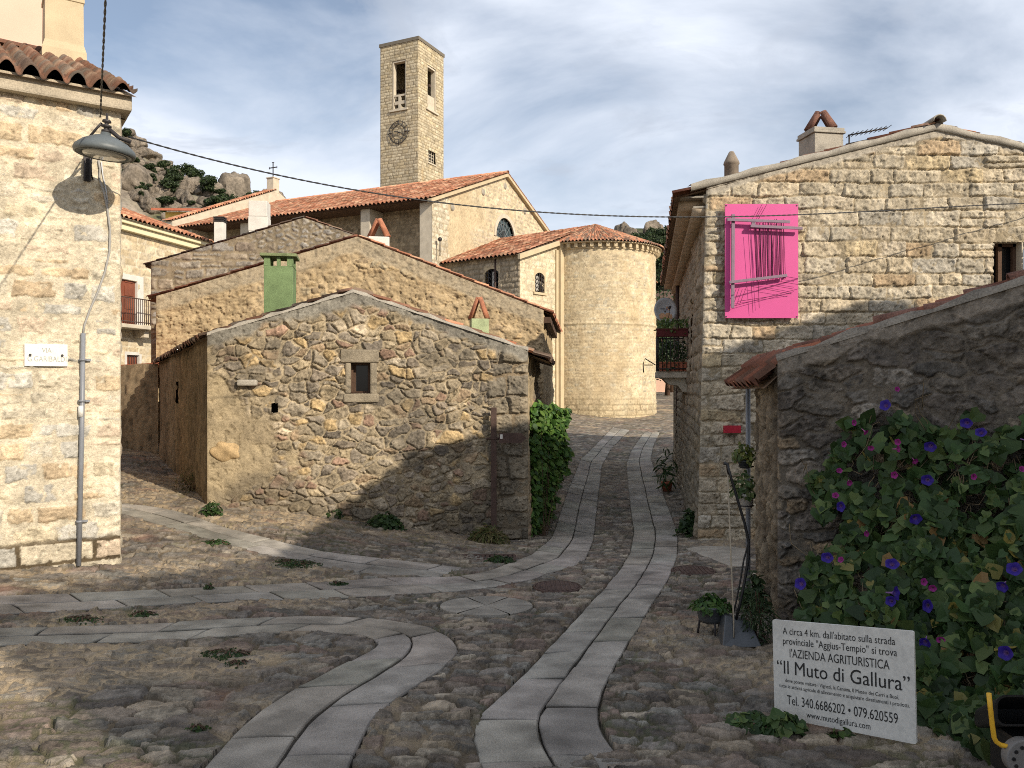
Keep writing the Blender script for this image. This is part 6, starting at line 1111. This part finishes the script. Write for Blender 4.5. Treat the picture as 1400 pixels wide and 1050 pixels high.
MG = [(1225, 535), (1168, 577), (1178, 586), (1152, 608), (1190, 610), (1220, 614), (1231, 604), (1247, 626), (1146, 645), (1160, 656), (1223, 648), (1395, 645), (1152, 769), (1276, 802), (1284, 872), (1394, 881), (1143, 680), (1262, 795), (1185, 725), (1330, 650)]
for L_, me in ((BL, FB), (MG, FM)):
    for px, py in L_:
        Yk = float(vine_depth([px], [py], -.07 + .10 * rg.random())[0]); o = bpy.data.objects.new(me.name, me); COL.objects.link(o); o.parent = t; o.location = P(px, py, Yk) - ORG[t]; d = Vector((-.35 + rg.normal(0, .45), -.85, .25 + rg.normal(0, .4))).normalized(); o.rotation_euler = d.to_track_quat('Z', 'Y').to_euler(); o.scale = (rg.uniform(.7, 1.12), rg.uniform(.8, 1.1), 1.0)
# ---------------------------------------------------------------- ivy beside the shed, weeds, other plants
def clump(name, label, cat, base, pts, nrm, size, pal, shape, seed, group=None, stems=True):
    t = thing(name, label, cat, base, group); r = np.random.default_rng(seed); leafcloud('foliage', t, pts, nrm, size, leafcols(len(pts), pal, r, .3), shape=shape, seed=seed)
    if stems:
        m = MB(); b = Vector(base)
        for i in r.integers(0, len(pts), 14): q = Vector(pts[i]); m.tube([b + Vector((r.normal(0, .02), r.normal(0, .02), -.02)), (b + q) / 2 + Vector((0, 0, .03)), q], .004, 4, False)
        m.put('stems', M_DWOOD, t)
    return t
IV = np.array([(724, 560), (740, 550), (760, 556), (775, 556), (777, 580), (772, 600), (778, 625), (770, 650), (762, 665), (752, 690), (755, 706), (740, 715), (742, 738), (722, 738)], float)
r = np.random.default_rng(9); x = r.uniform(718, 782, 9000); y = r.uniform(545, 742, 9000); k = inside(x + 9 * fbm(x / 11, y / 14, 3, 3), y + 12 * fbm(x / 12 + 5, y / 12, 4, 2), IV); x, y = x[k][:3300], y[k][:3300]
Y_ = 13.45 + np.clip((x - 722) / 56, 0, 1) * 1.3 + r.exponential(.35, x.size); Y_ = np.minimum(Y_, 17); pv = np.stack([(x - 700) / F * Y_, Y_, H + (HOR - y) / F * Y_], -1); kk = pv[:, 0] > .264 + (pv[:, 1] - 13.2) * .057 + .04; pv = pv[kk]; n_ = np.tile([.45, -.6, .55], (len(pv), 1)) + r.normal(0, .45, (len(pv), 3))
clump('ivy_bush', 'dense green ivy bush climbing the street side of the rubble shed', 'bush', (.55, 13.7, gz(.55, 13.7)), pv, n_, r.uniform(.07, .15, len(pv)), [(.07, .15, .03), (.09, .18, .035), (.05, .11, .03), (.12, .2, .04)], 'oval', 9)
GREENS_D = [(.035, .07, .02), (.05, .09, .025), (.03, .055, .02)]
def tuft(label, px, py, w_, h_, n, leaf=.06, pal=GREENS_D, shape='oval', seed=0, name='weed_tuft', group=None, Y=None):
    c = at(px, py) if Y is None else P(px, py, Y); r = np.random.default_rng(seed + int(px * 7 + py)); a = r.uniform(0, 6.28, n); q = np.sqrt(r.random(n)); z = r.random(n) ** .8
    pts = np.stack([c.x + np.cos(a) * q * w_ * (1 - .35 * z), c.y + np.sin(a) * q * w_ * .7 * (1 - .35 * z), c.z + .01 + z * h_ * (1 - .55 * q * q)], -1); nr = np.stack([np.cos(a) * .6, np.sin(a) * .6 - .3, np.full(n, .9)], -1) + r.normal(0, .4, (n, 3))
    if Y is None: pts[:, 2] += ground(pts[:, 0], pts[:, 1]) - c.z
    return clump(name, label, 'plant', c, pts, nr, r.uniform(leaf * .6, leaf * 1.4, n), pal, shape, seed + int(px), group)
DRY = [(.20, .16, .07), (.15, .14, .05), (.10, .12, .04)]
tuft('bushy green weed at the foot of the rubble shed below its window', 457, 706, .30, .30, 420, .07)
tuft('second green weed at the shed foot, left of the sign post', 529, 722, .32, .24, 420, .07)
tuft('small green weed below the plastered corner of the shed', 290, 705, .17, .22, 160, .06)
tuft('dry weeds at the shaded alley corner of the shed', 262, 672, .34, .42, 240, .07, DRY, 'blade')
tuft('dry brown grass around the foot of the direction sign', 668, 742, .34, .28, 420, .12, DRY, 'blade')
tuft('dark green weed beside the drain grate', 684, 769, .22, .08, 200, .05)
tuft('low mat of green weeds in cobbles left of the alley slabs', 405, 772, .36, .03, 420, .03)
tuft('small green weed patch beside the sunlit alley slabs', 297, 744, .20, .05, 160, .04)
tuft('grass patch among shaded cobbles in the left foreground', 312, 896, .24, .02, 420, .022); tuft('thin grass patch beside the nearer curved slabs', 330, 910, .14, .02, 120, .02)
tuft('weeds in the cobble joint between two slab tracks', 112, 849, .22, .025, 160, .025); tuft('weed clump below the slab track near the left house', 196, 842, .14, .03, 120, .025); tuft('weed in the slab joint left of centre', 286, 806, .07, .04, 50, .03); tuft('weed in the slab joint nearest to the alley mat', 462, 800, .12, .03, 80, .03)
tuft('tiny weed on shaded cobbles near the bottom left', 268, 1001, .08, .03, 60, .025)
tuft('dark green bush at the corner foot of the right stone house', 945, 733, .26, .48, 420, .08, [(.03, .06, .02), (.05, .085, .025)])
tuft('dark feathery shrub at the foot of the outbuilding side wall', 1038, 876, .19, .42, 480, .06, [(.035, .06, .025), (.05, .08, .03)], 'blade')
tuft('weed behind the dustpan under the outbuilding wall', 1032, 838, .12, .40, 200, .07, [(.035, .06, .025), (.05, .08, .03)])
tuft('broad leaved creeper over the lower left corner of the white board', 1072, 1000, .15, .10, 60, .06, PALV, 'heart', 3); tuft('broad leaved sprig below the middle of the white board', 1148, 1012, .07, .07, 22, .055, PALV, 'heart', 5); tuft('creeper on cobbles left of the white board', 1028, 992, .17, .07, 90, .05, PALV, 'heart', 6)
# potted plants
def pot(label, c, r0, h_, mat, n, R, hp, leaf, pal, shape, seed, group=None):
    c = Vector(c); t = thing('potted_plant', label, 'potted plant', c, group); m = MB(); m.lathe([(0, 0), (r0 * .72, 0), (r0 * .95, h_ * .85), (r0 * 1.06, h_ * .85), (r0 * 1.06, h_), (r0 * .88, h_), (r0 * .84, h_ * .8), (0, h_ * .8)], c, 20); m.put('pot', mat, t); r = np.random.default_rng(seed); a = r.uniform(0, 6.28, n); q = np.sqrt(r.random(n)); z = r.random(n); pts = np.stack([c.x + np.cos(a) * q * R, c.y + np.sin(a) * q * R, c.z + h_ * .85 + z * hp * (1 - .5 * q)], -1)
    leafcloud('foliage', t, pts, np.stack([np.cos(a), np.sin(a) - .3, np.full(n, .8)], -1) + r.normal(0, .4, (n, 3)), r.uniform(leaf * .6, leaf * 1.3, n), leafcols(n, pal, r), shape=shape, seed=seed); return t
p = at(921, 634); p = rs(18.6, .42, 0); p.z = gz(p.x, p.y); pot('tall spiky plant in red terracotta pot against the right house street wall', p, .13, .24, M_TERRA, 70, .18, 1.0, .24, [(.04, .08, .03), (.06, .10, .035)], 'blade', 31)
p = P(1018, 640, 8.35); pot('yellow green plant in upper hanging pot beside the outbuilding downpipe', p, .07, .08, M_PLAST, 170, .13, .22, .05, [(.16, .18, .04), (.10, .14, .04)], 'oval', 32)
p = P(1020, 694, 8.35); pot('leafy plant in white hanging pot below the yellow green one', p, .085, .15, M_WHITE, 170, .16, .30, .06, [(.07, .12, .04), (.12, .15, .05)], 'oval', 33)
m = MB(); a = Vector((2.5, 8.5, zpx(636, 8.4)))
for z in (zpx(637, 8.4), zpx(690, 8.4)): m.tube([(2.5, 8.5, z), (2.44, 8.36, z)], .008, 5); m.tube([Vector((2.43 + .075 * math.cos(t_), 8.35 + .075 * math.sin(t_), z)) for t_ in np.linspace(0, 6.28, 17)], .006, 5)
tag(m.put('pot_holder', M_IRON, None, base=a), 'iron ring holders on the downpipe carrying two flower pots', 'bracket')
c = at(972, 868); t = thing('planter', 'dark green planter bowl on a three legged stand in cobbles', 'planter', c); zb = c.z + .11; m = MB(); m.lathe([(0, 0), (.085, 0), (.105, .03), (.118, .12), (.124, .125), (.124, .14), (.108, .14), (.10, .10), (0, .10)], (c.x, c.y, zb), 26); m.put('bowl', M_PLAST, t)
for a in (.6, 2.7, 4.8): m = MB(); m.tube([(c.x + .09 * math.cos(a), c.y + .09 * math.sin(a), zb + .02), (c.x + .11 * math.cos(a), c.y + .11 * math.sin(a), c.z - .01)], .009, 6); m.put('leg', M_IRON, t)
r = np.random.default_rng(5); n = 330; a = r.uniform(0, 6.28, n); q = np.sqrt(r.random(n)); pts = np.stack([c.x + np.cos(a) * q * .17, c.y + np.sin(a) * q * .14, zb + .12 + r.random(n) * .11 * (1.2 - q)], -1); leafcloud('foliage', t, pts, np.stack([np.cos(a), np.sin(a), np.full(n, .8)], -1) + r.normal(0, .3, (n, 3)), r.uniform(.03, .06, n), leafcols(n, GREENS, r), shape='oval')
# long handled dustpan with a black strap
c = at(1008, 878); t = thing('dustpan', 'grey long handled dustpan standing by the outbuilding wall', 'dustpan', c); m = MB(); w_, d_, h_ = .155, .14, .20
m.add([c + Vector(p) for p in ((-w_, -d_, .005), (w_, -d_, .005), (w_ * .85, d_, .005), (-w_ * .85, d_, .005), (-w_ * .55, d_ * .3, h_), (w_ * .75, d_ * .3, h_ * .75), (w_ * .8, d_, h_ * .75), (-w_ * .55, d_, h_))], [(0, 1, 2, 3), (0, 4, 5, 1), (4, 7, 6, 5), (1, 5, 6, 2), (0, 3, 7, 4), (2, 6, 7, 3)]); m.put('pan', M_PLAST, t, .01)
tp = P(994.5, 640, c.y + .05); lo = P(1003, 850, c.y); m = MB(); m.tube([lo - Vector((.02, .08, .10)), lo, tp], .0065, 8); m.put('handle', surf('bare_wood_rod', (.32, .27, .20), var=.2, bump=0), t)
m = MB(); m.tube([tp + Vector((-.03, 0, .04)), tp + Vector((.0, 0, .03)), tp + Vector((.012, -.005, -.05))], .014, 8); m.put('handle_tip', M_BLACK, t)
m = MB(); Yc = c.y + .04
for o in (0, 6): m.tube([P(px - (o if py > 640 else o * .3) * (1 if py > 745 else .1), py, Yc + .01 * (o > 0)) for px, py in ((994, 633), (1000, 655), (1009, 685), (1018, 715), (1024, 742), (1023, 765), (1018, 795), (1012, 825), (1006, 848))], .0115 if not o else .007, 7)
tag(m.put('black_strap', M_BLACK, None, base=c + Vector((0, 0, .1))), 'black rubber strap bowed out from the dustpan handle', 'strap')
# black tub on a yellow tubular frame, lower right corner
Yb = 3.72; t = thing('tub_cart', 'black plastic tub in a yellow tubular frame at lower right corner', 'cart', (2.5, 3.9, gz(2.5, 3.9))); m = MB(); m.tube([P(*q, Yb) for q in ((1352, 948), (1354, 968), (1356.5, 990), (1359, 1008), (1362, 1014), (1368, 1018.5), (1378, 1020.5), (1400, 1022.5), (1440, 1026), (1500, 1031), (1506, 1026), (1509, 1010), (1511, 948))], .011, 10); m.put('frame', M_YTUBE, t)
def rrect(u0, u1, v0, v1, r_, Y, n=6):
    pts = []
    for cx, cy, a0 in ((u1 - r_, v0 + r_, -90), (u1 - r_, v1 - r_, 0), (u0 + r_, v1 - r_, 90), (u0 + r_, v0 + r_, 180)):
        for k in range(n): a = math.radians(a0 + k * 90 / (n - 1)); pts.append(P(cx + r_ * math.cos(a), cy + r_ * math.sin(a), Y))
    return pts
m = MB(); A_ = rrect(1361, 1504, 950, 993, 14, Yb + .03); A2 = rrect(1364, 1500, 953, 990, 12, Yb + .03); B_ = [q + Vector((.03, .30, -.16)) for q in rrect(1374, 1490, 956, 986, 10, Yb + .03)]; B2 = [q + Vector((.03, .27, -.145)) for q in rrect(1377, 1487, 959, 983, 9, Yb + .03)]; n_ = len(A_); rngs = [B_, A_, A2, B2]
m.add([q for R in rngs for q in R], [(k * n_ + i, k * n_ + (i + 1) % n_, (k + 1) * n_ + (i + 1) % n_, (k + 1) * n_ + i) for k in range(3) for i in range(n_)] + [tuple(range(n_)), tuple(range(3 * n_, 4 * n_))[::-1]], False); m.put('tub', M_BLACK, t)
m = MB(); m.obox(P(1432, 1030, Yb + .14), ((1, 0, 0), (0, 1, 0), (0, 0, 1)), (.21, .12, .11)); m.put('base', M_BLACK, t, .02)
wc_ = P(1400, 1036, Yb - .02); m = MB(); m.tube([wc_ + Vector((0, .04, 0)), wc_ - Vector((0, .012, 0))], .085, 28); wh = m.put('wheel', surf('grey_plastic', (.17, .16, .15), rough=.5, var=.15, bump=.1), t, .006); m = MB()
for k in range(10): a = k * .628; q = wc_ + Vector((.055 * math.cos(a), -.014, .055 * math.sin(a))); m.tube([q, q - Vector((0, .003, 0))], .009, 8)
m.put('wheel_holes', M_BLACK, wh)
# balcony planters
def trough(label, p0, p1, w_, h_, mat, pal, hp, n, seed, leaf=.09):
    p0, p1 = Vector(p0), Vector(p1); d = (p1 - p0).normalized(); s_ = d.cross(Vector((0, 0, 1))); t = thing('planter_box', label, 'planter', (p0 + p1) / 2); m = MB(); L_ = (p1 - p0).length; m.obox((p0 + p1) / 2 + Vector((0, 0, h_ / 2)), (d, s_, (0, 0, 1)), (L_ / 2, w_ / 2, h_ / 2)); m.obox((p0 + p1) / 2 + Vector((0, 0, h_ - .015)), (d, s_, (0, 0, 1)), (L_ / 2 + .012, w_ / 2 + .012, .015)); m.put('trough', mat, t, .005)
    r = np.random.default_rng(seed); f = r.random(n); z = r.random(n) ** .7; pts = np.array([p0.lerp(p1, k)[:] for k in f]) + np.outer(r.normal(0, w_ * .5, n), s_) + np.array([0, 0, 1.]) * (h_ - .05 + (z * 1.35 - .35) * hp)[:, None]; leafcloud('foliage', t, pts, np.tile([-.3, -.6, .6], (n, 1)) + r.normal(0, .5, (n, 3)), r.uniform(leaf * .6, leaf * 1.3, n), leafcols(n, pal, r), shape='oval', seed=seed)
trough('dark red flower trough on the balcony rail above the street', rs(17.02, .68, zb_ + .88), rs(17.02, .02, zb_ + .88), .16, .17, surf('dark_red_plastic', (.12, .03, .03), var=.2, bump=0), [(.10, .16, .04), (.16, .20, .05), (.07, .12, .03)], .26, 210, 41, .07)
trough('terracotta trough standing on the balcony floor', rs(17.14, .62, zb_ + .15), rs(17.14, .04, zb_ + .15), .15, .20, M_TERRA, [(.03, .06, .02), (.05, .08, .025)], .5, 300, 42, .07)
